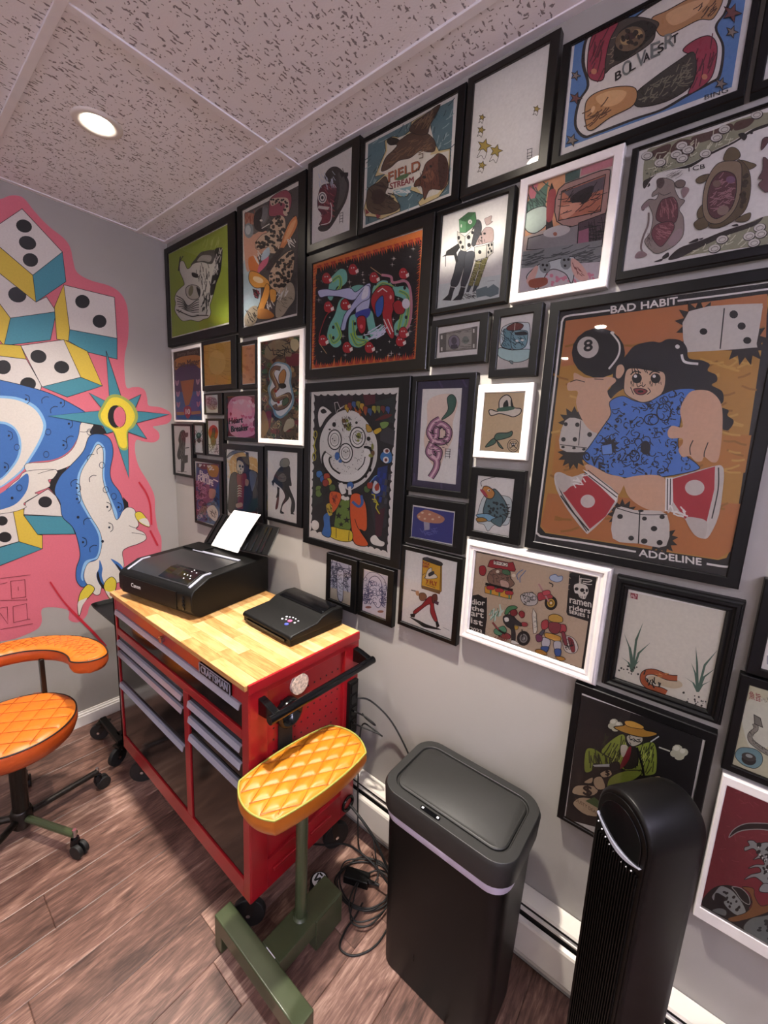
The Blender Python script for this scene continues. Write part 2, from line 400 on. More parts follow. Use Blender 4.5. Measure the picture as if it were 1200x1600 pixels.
def drawer(x0, x1, z0, z1, pt, pb):
    d = cp('drawer', box(x0, x1, CY0+.005, CY0+.05, z0, z1), 'black_gloss', bevel=.003)
    pull(x0+.003, x1-.003, pt, pb, d); return d
d1 = drawer(CX0+.032, CX1-.038, .796, .88, .881, .858)
for (z0, z1, pt, pb) in ((.700, .760, .738, .716), (.545, .697, .688, .664), (.26, .542, .534, .508)):
    drawer(CX0+.032, 1.224, z0, z1, pt, pb)
for (z0, z1, pt, pb) in ((.690, .760, .740, .718), (.620, .687, .680, .658), (.26, .617, .608, .584)):
    drawer(1.266, CX1-.038, z0, z1, pt, pb)
lk = cp('lock', cyl(bmesh.new(), (1.09, CY0-.013, .908), (1.09, CY0, .908), .0125, seg=20), 'chrome', smooth=False)
badge = cp('badge', box(1.362, 1.546, CY0-.006, CY0+.002, .886, .926), 'black_plastic', bevel=.002)
badge['label'] = 'black maker plate with silver lettering'
# end handle
for yy in (-.522, -.112):
    cp('handle_bracket', prism([(CX1-.001, .846), (CX1+.035, .85), (CX1+.072, .86), (CX1+.072, .884), (CX1+.03, .895), (CX1-.001, .90)], yy-.012, yy+.012, 'y'), 'black_gloss', bevel=.003)
cp('push_handle', cyl(bmesh.new(), (1.702, -.545, .868), (1.702, -.09, .868), .0135, seg=24), 'black_gloss', smooth=False)
cp('sticker', cyl(bmesh.new(), (CX1-.0125, -.374, .871), (CX1+.0006, -.374, .871), .034, seg=32), 'sticker')
ps = cp('power_strip', box(CX1-.001, CX1+.016, -.150, -.104, .55, .775), 'black_plastic', bevel=.003)
for zz in (.60, .65, .70, .745):
    obj('outlet', box(CX1+.0155, CX1+.0185, -.142, -.112, zz-.018, zz+.018), 'black_gloss', ps, bevel=.001)
g = cp('grommet', lathe(bmesh.new(), [(.022, 0), (.024, .01), (.03, .012), (.032, .008), (.032, 0)], (0, 0, 0), 28), 'black_gloss', smooth=True)
g.rotation_euler = (0, PI/2, 0); g.location = Vector((CX1-.002, -.125, .235))-CB
g = cp('cup_hook', lathe(bmesh.new(), [(0, 0), (.04, 0), (.046, .004), (.046, .03), (.036, .034), (.034, .006), (0, .006)], (0, 0, 0), 28), 'black_gloss', smooth=True)
g.rotation_euler = (0, PI/2, 0); g.location = Vector((CX1-.011, -.425, .80))-CB
cp('slot_cover', box(CX1-.012, CX1-.004, -.455, -.40, .56, .775), 'black_rubber', bevel=.003)
def caster(par, x, y, r, h, rz, name='caster', wheel='black_rubber'):
    c = obj(name, bmesh.new(), 'dark_steel', par)
    bm = bmesh.new(); off = .022
    bx(bm, -.028, .028, -.022, .022, h-.006, h)
    cyl(bm, (0, 0, h-.028), (0, 0, h-.004), .016, seg=16)
    for s in (-1, 1): prism([(-.016, h-.028), (.016, h-.028), (off+.012, r-.008), (off-.012, r-.008)], s*.015-.002, s*.015+.002, 'y', bm)
    bm.to_mesh(c.data); bm.free(); c.location = (x, y, 0); c.rotation_euler = (0, 0, rz)
    wb = bmesh.new(); cyl(wb, (off, -.011, r), (off, .011, r), r, seg=28)
    obj('wheel', wb, wheel, c, bevel=.004)
    hb = bmesh.new(); cyl(hb, (off, -.019, r), (off, .019, r), .007, seg=12); obj('axle', hb, 'chrome', c)
    return c
for x, y, a in ((CX0+.075, CY0+.075, -2.2), (CX1-.06, CY0+.06, -2.4), (CX0+.06, CY1-.05, .6), (CX1-.06, CY1-.06, 1.2)):
    caster(cart, x-CB.x, y-CB.y, .055, .19, a)
# ================================================================== photo printer on the cart
pr_t = thing('photo_printer', 'large matte black photo printer with paper in its rear feed', 'printer', (1.122, -.474, .9545), math.radians(11))
PWD = .462
prof = [(.045, 0), (.012, .018), (0, .04), (0, .100), (.012, .116), (.085, .150), (.40, .162), (.41, .155), (.41, .004), (.40, 0)]
obj('body', prism(prof, -PWD, 0, 'x'), 'black_plastic', pr_t, bevel=.011, seg=3)
def ptop(y): return .116+(y-.012)/(.073)*.034 if y < .085 else .150+(y-.085)/.315*.012
mat('printer_lid', '#1e1e20', .3, noise=(30, .06))
def strip(x0, x1, y0, y1, dz, m, name, th=.003):
    bm = bmesh.new(); pts = [(y0, ptop(y0)+dz), (y1, ptop(y1)+dz), (y1, ptop(y1)-.004), (y0, ptop(y0)-.004)]
    if y0 < .085 < y1: pts.insert(1, (.085, .150+dz))
    return obj(name, prism(pts, x0, x1, 'x', bm), m, pr_t, bevel=.0015)
strip(-PWD+.05, -.05, .022, .27, .003, 'printer_lid', 'scanner_lid')
strip(-.235, -.055, .028, .115, .0045, 'black_gloss', 'control_panel')
scr = strip(-.19, -.15, .055, .10, .0052, 'dark_steel', 'screen')
for dx, dy in ((0, 0), (.018, .0), (-.018, 0), (0, .02), (0, -.018), (.028, .02), (-.005, .036), (.03, -.012)):
    strip(-.105+dx-.003, -.105+dx+.003, .066+dy-.0022, .066+dy+.0022, .0056, 'sensor_white', 'button')
strip(-PWD+.03, -PWD+.042, .02, .12, .004, 'alu', 'trim_strip'); strip(-.042, -.030, .02, .12, .004, 'alu', 'trim_strip')
strip(-.36, -.06, .285, .30, .003, 'alu', 'feed_edge')
strip(-PWD+.03, -.30, .29, .36, .008, 'black_plastic', 'rear_cover')
obj('front_panel', box(-PWD+.03, -.085, -.002, .004, .03, .10), 'black_plastic', pr_t, bevel=.001)
for zz in (.085, .07, .055, .04): obj('button', cyl(bmesh.new(), (-.045, -.0025, zz), (-.045, .002, zz), .006, seg=14), 'black_gloss', pr_t)
obj('base_foot', box(-PWD+.05, -.03, .05, .37, -.0005, .004), 'black_rubber', pr_t)
R11 = Matrix.Rotation(math.radians(11), 3, 'Z')
def p_loc(v): return R11.transposed() @ (Vector(v)-pr_t.location)
def slab(q, th, bm=None):
    bm = bm or bmesh.new(); q = [Vector(v) for v in q]; n = (q[1]-q[0]).cross(q[3]-q[0]).normalized()*th
    a = [bm.verts.new(v) for v in q]; c = [bm.verts.new(v+n) for v in q]
    bm.faces.new(a[::-1]); bm.faces.new(c)
    for i in range(4): bm.faces.new((a[i], a[(i+1) % 4], c[(i+1) % 4], c[i]))
    return bm
TQ = [p_loc(at(x, y, 1, v)) for x, y, v in ((318, 848, -.16), (418, 868, -.16), (437, 824, -.062), (345, 802, -.062))]
nrm = (TQ[1]-TQ[0]).cross(TQ[3]-TQ[0]).normalized()
if nrm.y > 0: nrm = -nrm
obj('paper_support', slab(TQ, .006 if (TQ[1]-TQ[0]).cross(TQ[3]-TQ[0]).y > 0 else -.006), 'black_plastic', pr_t, bevel=.003)
def tq(s, t, d=0):
    return TQ[0].lerp(TQ[1], s).lerp(TQ[3].lerp(TQ[2], s), t)+nrm*d
for s in (.62, .68, .76, .84, .9):
    bm = bmesh.new(); q = [tq(s, .04, .001), tq(s+.022, .04, .001), tq(s+.022, .9, .001), tq(s, .9, .001)]
    slab(q, .006 if (q[1]-q[0]).cross(q[3]-q[0]).dot(nrm) > 0 else -.006, bm); obj('support_rib', bm, 'black_gloss', pr_t)
for s in (.02, .1):
    bm = bmesh.new(); q = [tq(s, .04, .001), tq(s+.04, .04, .001), tq(s+.04, .95, .001), tq(s, .95, .001)]
    slab(q, .005 if (q[1]-q[0]).cross(q[3]-q[0]).dot(nrm) > 0 else -.005, bm); obj('support_rib', bm, 'black_plastic', pr_t)
pq = [at(x, y, 1, v) for x, y, v in ((330, 852, -.172), (371, 864, -.172), (407, 804, -.082), (366, 797, -.082))]
bm = bmesh.new(); n = 8; rows = []
for i in range(n+1):
    t = i/n; rows.append((pq[0].lerp(pq[3], t)+Vector((0, -.006*math.sin(PI*t), 0)), pq[1].lerp(pq[2], t)+Vector((0, -.006*math.sin(PI*t), 0))))
for off in (0, .003):
    vs = [[bm.verts.new(p+Vector((0, off, -off*.2))) for p in r] for r in rows]
    for a, c in zip(vs, vs[1:]): bm.faces.new((a[0], a[1], c[1], c[0]))
o = obj('printer_paper', bm, 'paper', None, smooth=True)
o.data.transform(Matrix.Translation(-pq[0])); o.location = pq[0]
tag(o, 'stack of blank white paper standing in the black photo printer', 'paper')
# ================================================================== thermal copier
cop = thing('thermal_copier', 'small black wedge-shaped thermal copier with button panel', 'copier', (1.25, -.342, .9545), math.radians(-1))
cw, cdp = .295, .25
obj('base', prism([(.012, 0), (.004, .006), (.004, .024), (cdp, .024), (cdp, .004), (cdp-.01, 0)], .004, cw-.004, 'x'), 'black_plastic', cop, bevel=.003)
obj('cover', prism([(0, .022), (0, .034), (.01, .041), (.12, .052), (.15, .068), (.20, .079), (cdp, .076), (cdp+.002, .022)], 0, cw, 'x'), 'black_plastic', cop, bevel=.007, seg=3)
obj('feed_slot', box(.03, cw-.03, -.002, .004, .012, .020), 'black_gloss', cop)
obj('paper_rest', prism([(.155, .072), (.20, .0825), (.235, .082), (.235, .076), (.2, .076), (.16, .068)], .02, cw-.02, 'x'), 'black_gloss', cop, bevel=.002)
def ctop(y): return .041+(y-.01)*.1
for i, (dx, dy, r, c) in enumerate([(-.03, .03, .004, 'sensor_white'), (-.018, .035, .003, 'sensor_white'), (-.005, .04, .003, 'sensor_white'), (.01, .04, .003, 'sensor_white'), (.03, .02, .004, 'sensor_white'), (.03, .036, .003, 'sensor_white'), (-.03, .01, .004, 'sensor_white'), (-.015, .016, .003, 'sensor_white'), (.005, .018, .009, 'btn_pink'), (.014, -.004, .008, 'btn_blue')]):
    mat('btn_pink', '#b05a86', .4, noise=(9, .05)); mat('btn_blue', '#4a56b8', .4, noise=(9, .05))
    x, y = .20+dx, .05+dy
    obj('button', cyl(bmesh.new(), (x, y, ctop(y)-.002), (x, y, ctop(y)+.0016), r, seg=14), c, cop)
# ================================================================== quilted cushions
def cushion(a, b_, k, top, thick, quilt, n=(64, 40), sink=.012, amp=.006):
    """upper surface of a cushion; returns (top bmesh, border ring, side bmesh)"""
    bm = bmesh.new(); N, Q = n; G = []
    def mp(u, v): return a*u*math.sqrt(1-k*v*v/2), b_*v*math.sqrt(1-k*u*u/2)
    for i in range(N+1):
        row = []
        for j in range(Q+1):
            u, v = -1+2*i/N, -1+2*j/Q; x, y = mp(u, v)
            e = max(abs(u), abs(v)); h = top-sink*e**10
            if quilt:
                q = quilt(x, y); h -= amp*((1-q)**3.2)*(1-e**14)
            row.append(bm.verts.new((x, y, h)))
        G.append(row)
    for i in range(N):
        for j in range(Q): bm.faces.new((G[i][j], G[i+1][j], G[i+1][j+1], G[i][j+1]))
    ring = [mp(-1+2*i/N, -1) for i in range(N)]+[mp(1, -1+2*j/Q) for j in range(Q)]+[mp(1-2*i/N, 1) for i in range(N)]+[mp(-1, 1-2*j/Q) for j in range(Q)]
    sb = bmesh.new(); rings = []
    for f, z in ((1, top-sink), (1.022, top-sink-.012), (1.02, top-thick*.55), (.97, top-thick*.85), (.90, top-thick), (.5, top-thick)):
        rings.append([sb.verts.new((x*f, y*f, z)) for x, y in ring])
    for A, B in zip(rings, rings[1:]):
        for i in range(len(A)): sb.faces.new((A[i], A[(i+1) % len(A)], B[(i+1) % len(A)], B[i]))
    sb.faces.new(rings[-1])
    return bm, ring, sb
def diamond(s, ang):
    ca, sa = math.cos(ang), math.sin(ang)
    def f(x, y):
        p = (x*ca+y*sa)/s; q = (x*ca-y*sa)/s
        return min(abs(p-round(p)), abs(q-round(q)))*2
    return f
def ring_tube(ring, z, r, f=1.0):
    bm = bmesh.new(); P = [Vector((x*f, y*f, z)) for x, y in ring]; n = len(P); S = 6; R = []
    for i, p in enumerate(P):
        d = (P[(i+1) % n]-P[i-1]).normalized(); a = Vector((-d.y, d.x, 0)); u = Vector((0, 0, 1))
        R.append([bm.verts.new(p+(a*math.cos(2*PI*k/S)+u*math.sin(2*PI*k/S))*r) for k in range(S)])
    for i in range(n):
        A, B = R[i], R[(i+1) % n]
        for k in range(S): bm.faces.new((A[k], A[(k+1) % S], B[(k+1) % S], B[k]))
    return bm
def stitches(a, b_, k, zt, fam, s, rng=14):
    bm = bmesh.new()
    def inside(x, y):
        u, v = x/a, y/b_
        if k >= .99: return u*u+v*v < .93
        return (abs(u)**3.4+abs(v)**3.4) < .86
    for (ca, sa) in fam:
        for n in range(-rng, rng+1):
            P = []
            for i in range(-60, 61):
                t = i*.005; x, y = n*s*ca-t*sa, n*s*sa+t*ca
                if inside(x, y): P.append(Vector((x, y, zt)))
            if len(P) > 4: tube(bm, P, .0009, 5, 0)
    return bm
# ---- tattoo armrest stand
st = thing('armrest_stand', 'dark green armrest stand with quilted orange cushion pad', 'armrest', (1.735, -.447, 0))
cb, cr, cs = cushion(.198, .105, .6, .702, .072, diamond(.043, math.radians(62)), (110, 64), amp=.007)
tf = Matrix.Translation((.020, -.006, 0)) @ Matrix.Rotation(math.radians(86.5), 4, 'Z')
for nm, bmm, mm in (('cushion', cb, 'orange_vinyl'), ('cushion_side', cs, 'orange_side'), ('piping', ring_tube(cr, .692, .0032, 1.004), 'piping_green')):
    o = obj(nm, bmm, mm, st, smooth=True); o.data.transform(tf)
AN = math.radians(62)
o = obj('stitching', stitches(.198, .105, .6, .6962, ((math.cos(AN), math.sin(AN)), (math.cos(AN), -math.sin(AN))), .043), 'orange_side', st, smooth=True); o.data.transform(tf)
obj('pad_plate', box(-.05, .07, -.09, .08, .622, .632), 'dark_steel', st)
obj('post', cyl(bmesh.new(), (0, 0, .11), (0, 0, .625), .019, seg=28), 'green_paint', st)
obj('weld_collar', lathe(bmesh.new(), [(.019, .128), (.024, .121), (.026, .119)], (0, 0, 0), 24), 'green_paint', st, True)
obj('cross_foot', prism([(-.212, .122), (.205, .122), (.205, 0), (.165, 0), (.165, .062), (-.172, .062), (-.172, 0), (-.212, 0)], -.182, -.124, 'y'), 'green_paint', st, bevel=.004)
obj('beam', box(-.035, .05, -.124, .14, .062, .12), 'green_paint', st, bevel=.003)
obj('rear_foot', box(-.035, .055, .02, .14, 0, .119), 'green_paint', st, bevel=.004)
obj('maker_plate', box(-.012, .03, -.128, -.1225, .1195, .1208), 'sensor_white', st)
# ---- orange stool with curved arm
ch = thing('rolling_stool', 'orange quilted rolling stool with curved arm by the mural', 'stool', (.585, -.937, 0))
SC = Vector((.06, -.003, 0))
def square(s):
    def f(x, y):
        x, y = x*.8-y*.6, x*.6+y*.8
        return min(abs(x/s-round(x/s)), abs(y/s-round(y/s)))*2
    return f
cb, cr, cs = cushion(.194, .194, 1.0, .552, .095, square(.062), (70, 70), sink=.014, amp=.005)
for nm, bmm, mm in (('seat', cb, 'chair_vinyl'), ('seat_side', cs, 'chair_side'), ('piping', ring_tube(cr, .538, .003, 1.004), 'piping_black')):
    o = obj(nm, bmm, mm, ch, smooth=True); o.location = SC
o = obj('stitching', stitches(.194, .194, 1, .5485, ((.8, -.6), (.6, .8)), .062), 'chair_side', ch, smooth=True); o.location = SC
obj('seat_plate', cyl(bmesh.new(), SC+Vector((0, 0, .44)), SC+Vector((0, 0, .458)), .10, seg=28), 'dark_steel', ch)
obj('column', cyl(bmesh.new(), (.0, 0, .10), SC+Vector((0, 0, .445)), .027, seg=24), 'dark_steel', ch)
obj('hub', lathe(bmesh.new(), [(0, .045), (.03, .045), (.036, .055), (.036, .115), (.03, .13), (0, .13)], (0, 0, 0), 24), 'dark_steel', ch, True)
for i in range(5):
    a = math.radians(24+72*i); d = Vector((math.cos(a), math.sin(a), 0)); tip = d*.275
    lg = obj('leg', cyl(bmesh.new(), d*.03+Vector((0, 0, .088)), tip+Vector((0, 0, .092)), .0135, seg=16), 'dark_steel' if i else 'green_paint', ch)
    cbm = bmesh.new(); cyl(cbm, tip+Vector((0, 0, .066)), tip+Vector((0, 0, .112)), .007, seg=12); obj('stem', cbm, 'chrome', lg)
    hbm = bmesh.new(); n = Vector((-d.y, d.x, 0)); cyl(hbm, tip+Vector((0, 0, .048)), tip+Vector((0, 0, .075)), .018, .014, seg=16)
    obj('caster_housing', hbm, 'black_gloss', lg)
    for s in (-1, 1):
        wbm = bmesh.new(); off = tip+d*.018+n*(s*.012)+Vector((0, 0, .028)); cyl(wbm, off-n*.008, off+n*.008, .028, seg=24); obj('caster_wheel', wbm, 'black_rubber', lg, bevel=.003)
# curved arm
ring_pts = []; A0, A1 = math.radians(66), math.radians(215); R0, R1 = .187, .312
bm = bmesh.new(); NA, NR = 90, 16; G = []; sq = .052
def armz(r, a):
    e = abs((r-(R0+R1)/2)/((R1-R0)/2)); return .752-.012*e**6
def armpt(i, j):
    t = i/NA; a = A0+(A1-A0)*t; v = -1+2*j/NR
    endf = min(1.0, t*(A1-A0)*.25/.052, (1-t)*(A1-A0)*.25/.052)
    wv = math.sqrt(max(0.0, 1-(1-endf)**2))
    rm, hw = (R0+R1)/2, (R1-R0)/2*max(wv, .02); r = rm+hw*v; z = .752-.012*abs(v)**8
    p = (a*.25)/sq; q = v*.9
    g1 = abs((p*1.2+q*.8)-round(p*1.2+q*.8)); g2 = abs((p*1.2-q*.8)-round(p*1.2-q*.8))
    z -= .004*(1-min(1, min(g1, g2)*6)**.6)*(1-abs(v)**10)
    return Vector((r*math.cos(a), r*math.sin(a), z)), hw
for i in range(NA+1): G.append([bm.verts.new(armpt(i, j)[0]) for j in range(NR+1)])
for i in range(NA):
    for j in range(NR): bm.faces.new((G[i][j], G[i+1][j], G[i+1][j+1], G[i][j+1]))
o = obj('arm_pad', bm, 'chair_vinyl', ch, smooth=True); o.location = SC
bm = bmesh.new()
for k in range(-4, 26):
    for sgn in (1, -1):
        P = []
        for q in range(13):
            f = q/12; aa = A0+.02+k*.115+(f-.5)*.36*sgn
            if A0+.17 < aa < A1-.17: P.append(Vector(((R0+.012+(R1-R0-.024)*f)*math.cos(aa), (R0+.012+(R1-R0-.024)*f)*math.sin(aa), .7517-.010*abs(2*f-1)**8)))
        if len(P) > 3: tube(bm, P, .0009, 5, 0)
o = obj('stitching', bm, 'chair_side', ch, smooth=True); o.location = SC
edge = [armpt(i, 0)[0] for i in range(NA+1)]+[armpt(i, NR)[0] for i in range(NA, -1, -1)]
cen = [((math.cos(A0+(A1-A0)*i/NA)*(R0+R1)/2), (math.sin(A0+(A1-A0)*i/NA)*(R0+R1)/2)) for i in range(NA+1)]
cen = cen+cen[::-1]
bm = bmesh.new(); rings = []
for f, z in ((1, .740), (1.06, .73), (1.05, .71), (.9, .692), (.3, .690)):
    rings.append([bm.verts.new((c[0]+(p.x-c[0])*f, c[1]+(p.y-c[1])*f, z)) for p, c in zip(edge, cen)])
for A, B in zip(rings, rings[1:]):
    for i in range(len(A)): bm.faces.new((A[i], A[(i+1) % len(A)], B[(i+1) % len(A)], B[i]))
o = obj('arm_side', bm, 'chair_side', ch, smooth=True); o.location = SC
o = obj('piping', ring_tube([(c[0]+(p.x-c[0])*1.02, c[1]+(p.y-c[1])*1.02) for p, c in zip(edge, cen)], .741, .0028), 'piping_black', ch, True); o.location = SC
ap = Vector((-.085, .125, 0))
obj('arm_post', box(ap.x-.014, ap.x+.014, ap.y-.008, ap.y+.008, .43, .70), 'dark_steel', ch, bevel=.002)
obj('arm_bracket', slab([Vector((SC.x, SC.y-.014, .432)), Vector((SC.x, SC.y+.014, .432)), ap+Vector((.0, .014, .432)), ap+Vector((0, -.014, .432))], .008), 'dark_steel', ch)
# ================================================================== motion-sensor trash can
cx, cy = 2.137, -.192
tr_ = thing('trash_can', 'tall black rectangular trash can with motion sensor lid', 'trash can', (cx, cy, 0))
def loft(rects, cap0=True, cap1=True):
    bm = bmesh.new(); R = []
    for (hx, hy, r, z) in rects: R.append([bm.verts.new((x, y, z)) for x, y in rrect(-hx, hx, -hy, hy, r, 8)])
    for A, B in zip(R, R[1:]):
        for i in range(len(A)): bm.faces.new((A[i], A[(i+1) % len(A)], B[(i+1) % len(A)], B[i]))
    if cap0: bm.faces.new(R[0][::-1])
    if cap1: bm.faces.new(R[-1])
    return bm
mat('can_black', '#070606', .45, spec=.22, noise=(10, .1))
mat('can_lid', '#1d1d1c', .45, noise=(10, .06))
obj('body', loft([(.176, .105, .04, 0), (.178, .107, .042, .01), (.193, .122, .055, .592)]), 'can_black', tr_, bevel=.002)
obj('trash_bag', loft([(.1945, .1235, .056, .553), (.1975, .1265, .058, .562), (.199, .128, .058, .58), (.196, .125, .058, .592)], False, False), 'bag', tr_, smooth=True)
obj('lid', loft([(.197, .128, .06, .582), (.204, .134, .064, .586), (.208, .137, .066, .648), (.203, .132, .062, .659), (.178, .105, .042, .660), (.176, .103, .041, .653)], True, True), 'can_lid', tr_, bevel=.0015)
obj('flap', loft([(.172, .099, .038, .650), (.172, .099, .038, .6575), (.168, .095, .035, .6605)]), 'can_lid', tr_, bevel=.001)
sn = obj('sensor', loft([(.032, .0075, .007, .656), (.031, .0065, .006, .6612)]), 'black_gloss', tr_); sn.location = (-.03, -.1185, 0)
for dx in (-.024, .024):
    o = obj('icon', box(dx-.003, dx+.003, -.003, .003, .6605, .6617), 'sensor_white', sn)
obj('slot', box(-.055, -.051, -.1105, -.106, .115, .14), 'black_gloss', tr_)  # small dark upright bar low on the can front
# ================================================================== tower fan
th = math.radians(-37)
fan = thing('tower_fan', 'black tower fan with arched top and slatted grille', 'fan', (2.583, -.238, 0), th)
fw, fd, FH = .14, .145, .985
def arch(hw, top, z0, n=20, rx=None):
    zc = top-hw*1.05
    pts = [(-hw, z0), (hw, z0)]
    for i in range(n+1):
        t = PI*i/n; pts.append((hw*math.cos(t), zc+hw*1.05*math.sin(t)))
    return pts
mat('fan_black', '#050404', .42, spec=.2, noise=(8, .08)); mat('fan_side', '#070606', .42, spec=.22, noise=(8, .06))
bm = bmesh.new(); hw = fw/2; R = []
for (f, y) in ((.90, -fd/2), (.97, -fd/2+.004), (1.0, -fd/2+.012), (1.0, fd/2-.03), (.95, fd/2-.01), (.86, fd/2)):
    R.append([bm.verts.new((x, y, z)) for x, z in arch(hw*f, FH-hw*(1-f)*1.05, .05)])
for A, B in zip(R, R[1:]):
    for i in range(len(A)): bm.faces.new((A[i], A[(i+1) % len(A)], B[(i+1) % len(A)], B[i]))
bm.faces.new(R[0]); bm.faces.new(R[-1][::-1])
fb = obj('housing', bm, 'fan_side', fan, smooth=False, bevel=.002)
obj('bezel', prism(arch(hw*.88, FH-.014, .06), -fd/2-.003, -fd/2, 'y'), 'fan_black', fan, bevel=.001)
obj('grille_recess', box(-hw*.76, hw*.76, -fd/2-.0036, -fd/2-.003, .10, FH-.135), 'black_rubber', fan)
gs = [-hw*.72+i*(hw*1.44/16) for i in range(17)]
for gx in gs: obj('grille_slat', box(gx-.0012, gx+.0012, -fd/2-.008, -fd/2-.0036, .10, FH-.13), 'fan_black', fan)
obj('control_panel', prism([(x, z) for x, z in arch(hw*.74, FH-.028, FH-.115)], -fd/2-.0055, -fd/2-.003, 'y'), 'black_gloss', fan, bevel=.001)
cv = [(-hw*.82+hw*1.64*i/20, FH-.108-.022*math.sin(PI*i/20)+.018*(1-i/20)) for i in range(21)]
bm = bmesh.new()
for i in range(20):
    t0, t1 = .0045*math.sin(PI*(i+.15)/20.3), .0045*math.sin(PI*(i+1.15)/20.6)
    (xa, za), (xb, zb) = cv[i], cv[i+1]
    prism([(xa, za-t0), (xb, zb-t1), (xb, zb+t1), (xa, za+t0)], -fd/2-.009, -fd/2-.003, 'y', bm)
obj('silver_crescent', bm, 'alu', fan)
for i in range(9):
    (xa, za) = cv[1+2*i]; obj('indicator', box(xa-.001, xa+.001, -fd/2-.0075, -fd/2-.005, za-.0165, za-.0145), 'sensor_white', fan)
for o in fan.children:
    for v in o.data.vertices: v.co.x *= 1-.17*(1-v.co.z/FH)
obj('base', lathe(bmesh.new(), [(0, 0), (.13, 0), (.135, .006), (.12, .022), (.06, .034), (.05, .055), (0, .055)], (0, 0, 0), 40), 'fan_black', fan, True)
# ================================================================== small tray stand between cart and mural wall
ts = thing('tray_stand', 'black rolling tray stand between red cart and mural wall', 'tray stand', (.40, -.38, 0))
obj('tray', loft([(.163, .16, .03, .765), (.175, .172, .03, .785), (.178, .175, .03, .785), (.172, .169, .03, .77), (.16, .157, .03, .768)], True, True), 'black_plastic', ts)
obj('post', cyl(bmesh.new(), (0, .05, .12), (0, .05, .766), .015, seg=16), 'dark_steel', ts)
bm = box(-.2, .06, -.165, -.135, .10, .125); bx(bm, -.2, .06, .13, .16, .10, .125); bx(bm, -.02, .02, -.15, .15, .10, .125)
obj('base_frame', bm, 'black_plastic', ts, bevel=.004)
for x, y, a in ((-.19, -.15, -2.3), (.05, -.15, -1.2), (-.19, .145, 2.0), (.05, .145, .8)): caster(ts, x, y, .045, .102, a)
# ================================================================== floor clutter behind the cart
def cord(label, pts, r=.0032, name='loose_cable', m='black_rubber', group=None):
    P = [Vector(p) for p in pts]; b0 = P[0].copy()
    o = obj(name, tube(bmesh.new(), [p-b0 for p in P], r), m, None, smooth=True); o.location = b0
    return tag(o, label, 'cable', group)
Zp = lambda x, y, z=.004: at(x, y, 2, z)
cord('black cable looping out in a wide arc on the floor by the trash can', [Vector((1.81, -.22, .004)), Vector((1.82, -.27, .004)), Vector((1.822, -.32, .004)), Zp(531, 1478), Zp(540, 1490), Zp(555, 1493), Zp(575, 1486), Zp(590, 1474), Vector((1.93, -.24, .004)), Vector((1.925, -.18, .004))])
def coil(cx, cy, rx, ry, n, z0, seed, a0=0):
    r = random.Random(seed); out = []
    for i in range(n*8+1):
        t = a0+2*PI*i/8; k = r.uniform(.88, 1.12); out.append(Vector((cx+rx*k*math.cos(t)+.012*math.sin(i*.7), cy+ry*k*math.sin(t), z0+.004*(i/8)+r.uniform(0, .003))))
    return out
cord('black cable hanging in a short loop from the cart power strip', [Vector((1.652, -.127, .65)), Vector((1.69, -.118, .648)), Vector((1.725, -.11, .636)), Vector((1.735, -.10, .62)), Vector((1.715, -.092, .612)), Vector((1.68, -.088, .614)), Vector((1.655, -.083, .62))], .003)
cord('black cable leaving the lowest outlet of the cart', [Vector((1.652, -.127, .60)), Vector((1.70, -.115, .597)), Vector((1.745, -.095, .588)), Vector((1.757, -.085, .578)), Vector((1.745, -.078, .572)), Vector((1.70, -.076, .576)), Vector((1.655, -.074, .57)), Vector((1.640, -.074, .50)), Vector((1.640, -.074, .3)), Vector((1.655, -.08, .10)), Vector((1.67, -.085, .02)), Vector((1.70, -.09, .004))], .003)
cord('black cable drooping along the wall behind the trash can', [Vector((1.652, -.112, .70)), Vector((1.685, -.075, .685)), Vector((1.75, -.035, .62)), Vector((1.82, -.02, .53)), Vector((1.87, -.014, .44)), Vector((1.893, -.02, .36)), Vector((1.90, -.07, .28)), Vector((1.905, -.075, .12)), Vector((1.90, -.08, .03)), Vector((1.885, -.08, .004))], .0035)
cord('thick black cable arching from the cart grommet to the floor', [Vector((1.645, -.125, .235)), Vector((1.70, -.13, .225)), Vector((1.77, -.12, .17)), Vector((1.82, -.105, .08)), Vector((1.85, -.09, .02)), Vector((1.865, -.085, .006))], .005)
cord('black cable arcing from under the cart over the tangle', [Vector((1.45, -.25, .02)), Vector((1.60, -.225, .10)), Vector((1.70, -.195, .15)), Vector((1.80, -.17, .13)), Vector((1.87, -.15, .07)), Vector((1.905, -.13, .03))], .0035)
cord('thin black cable coiled loosely on the floor around the power adapter', coil(1.775, -.165, .11, .09, 3, .004, 3), .0028)
cord('second thin black cable coiled on the floor against the trash can', coil(1.83, -.19, .075, .10, 2, .02, 5, 1.5), .0028)
cord('thin black cable curling from the heater to the floor tangle', [Vector((1.72, -.075, .12)), Vector((1.745, -.085, .10)), Vector((1.77, -.10, .06)), Vector((1.80, -.12, .03)), Vector((1.805, -.15, .02)), Vector((1.79, -.17, .04))], .0028)
ad = thing('power_adapter', 'black rectangular power adapter lying among cables', 'adapter', (1.745, -.175, 0), math.radians(24))
obj('case', box(-.052, .045, -.022, .022, 0, .032), 'black_plastic', ad, bevel=.004)
obj('plug_neck', cyl(bmesh.new(), (.045, 0, .016), (.085, 0, .014), .008, .005, seg=14), 'black_rubber', ad)
pd = thing('foot_pedal', 'round black foot pedal with white lightning emblem beside green stand', 'pedal', (1.662, -.297, 0))
obj('pedal_base', lathe(bmesh.new(), [(0, 0), (.036, 0), (.038, .008), (.036, .02), (0, .02)], (0, 0, 0), 32), 'dark_steel', pd, True)
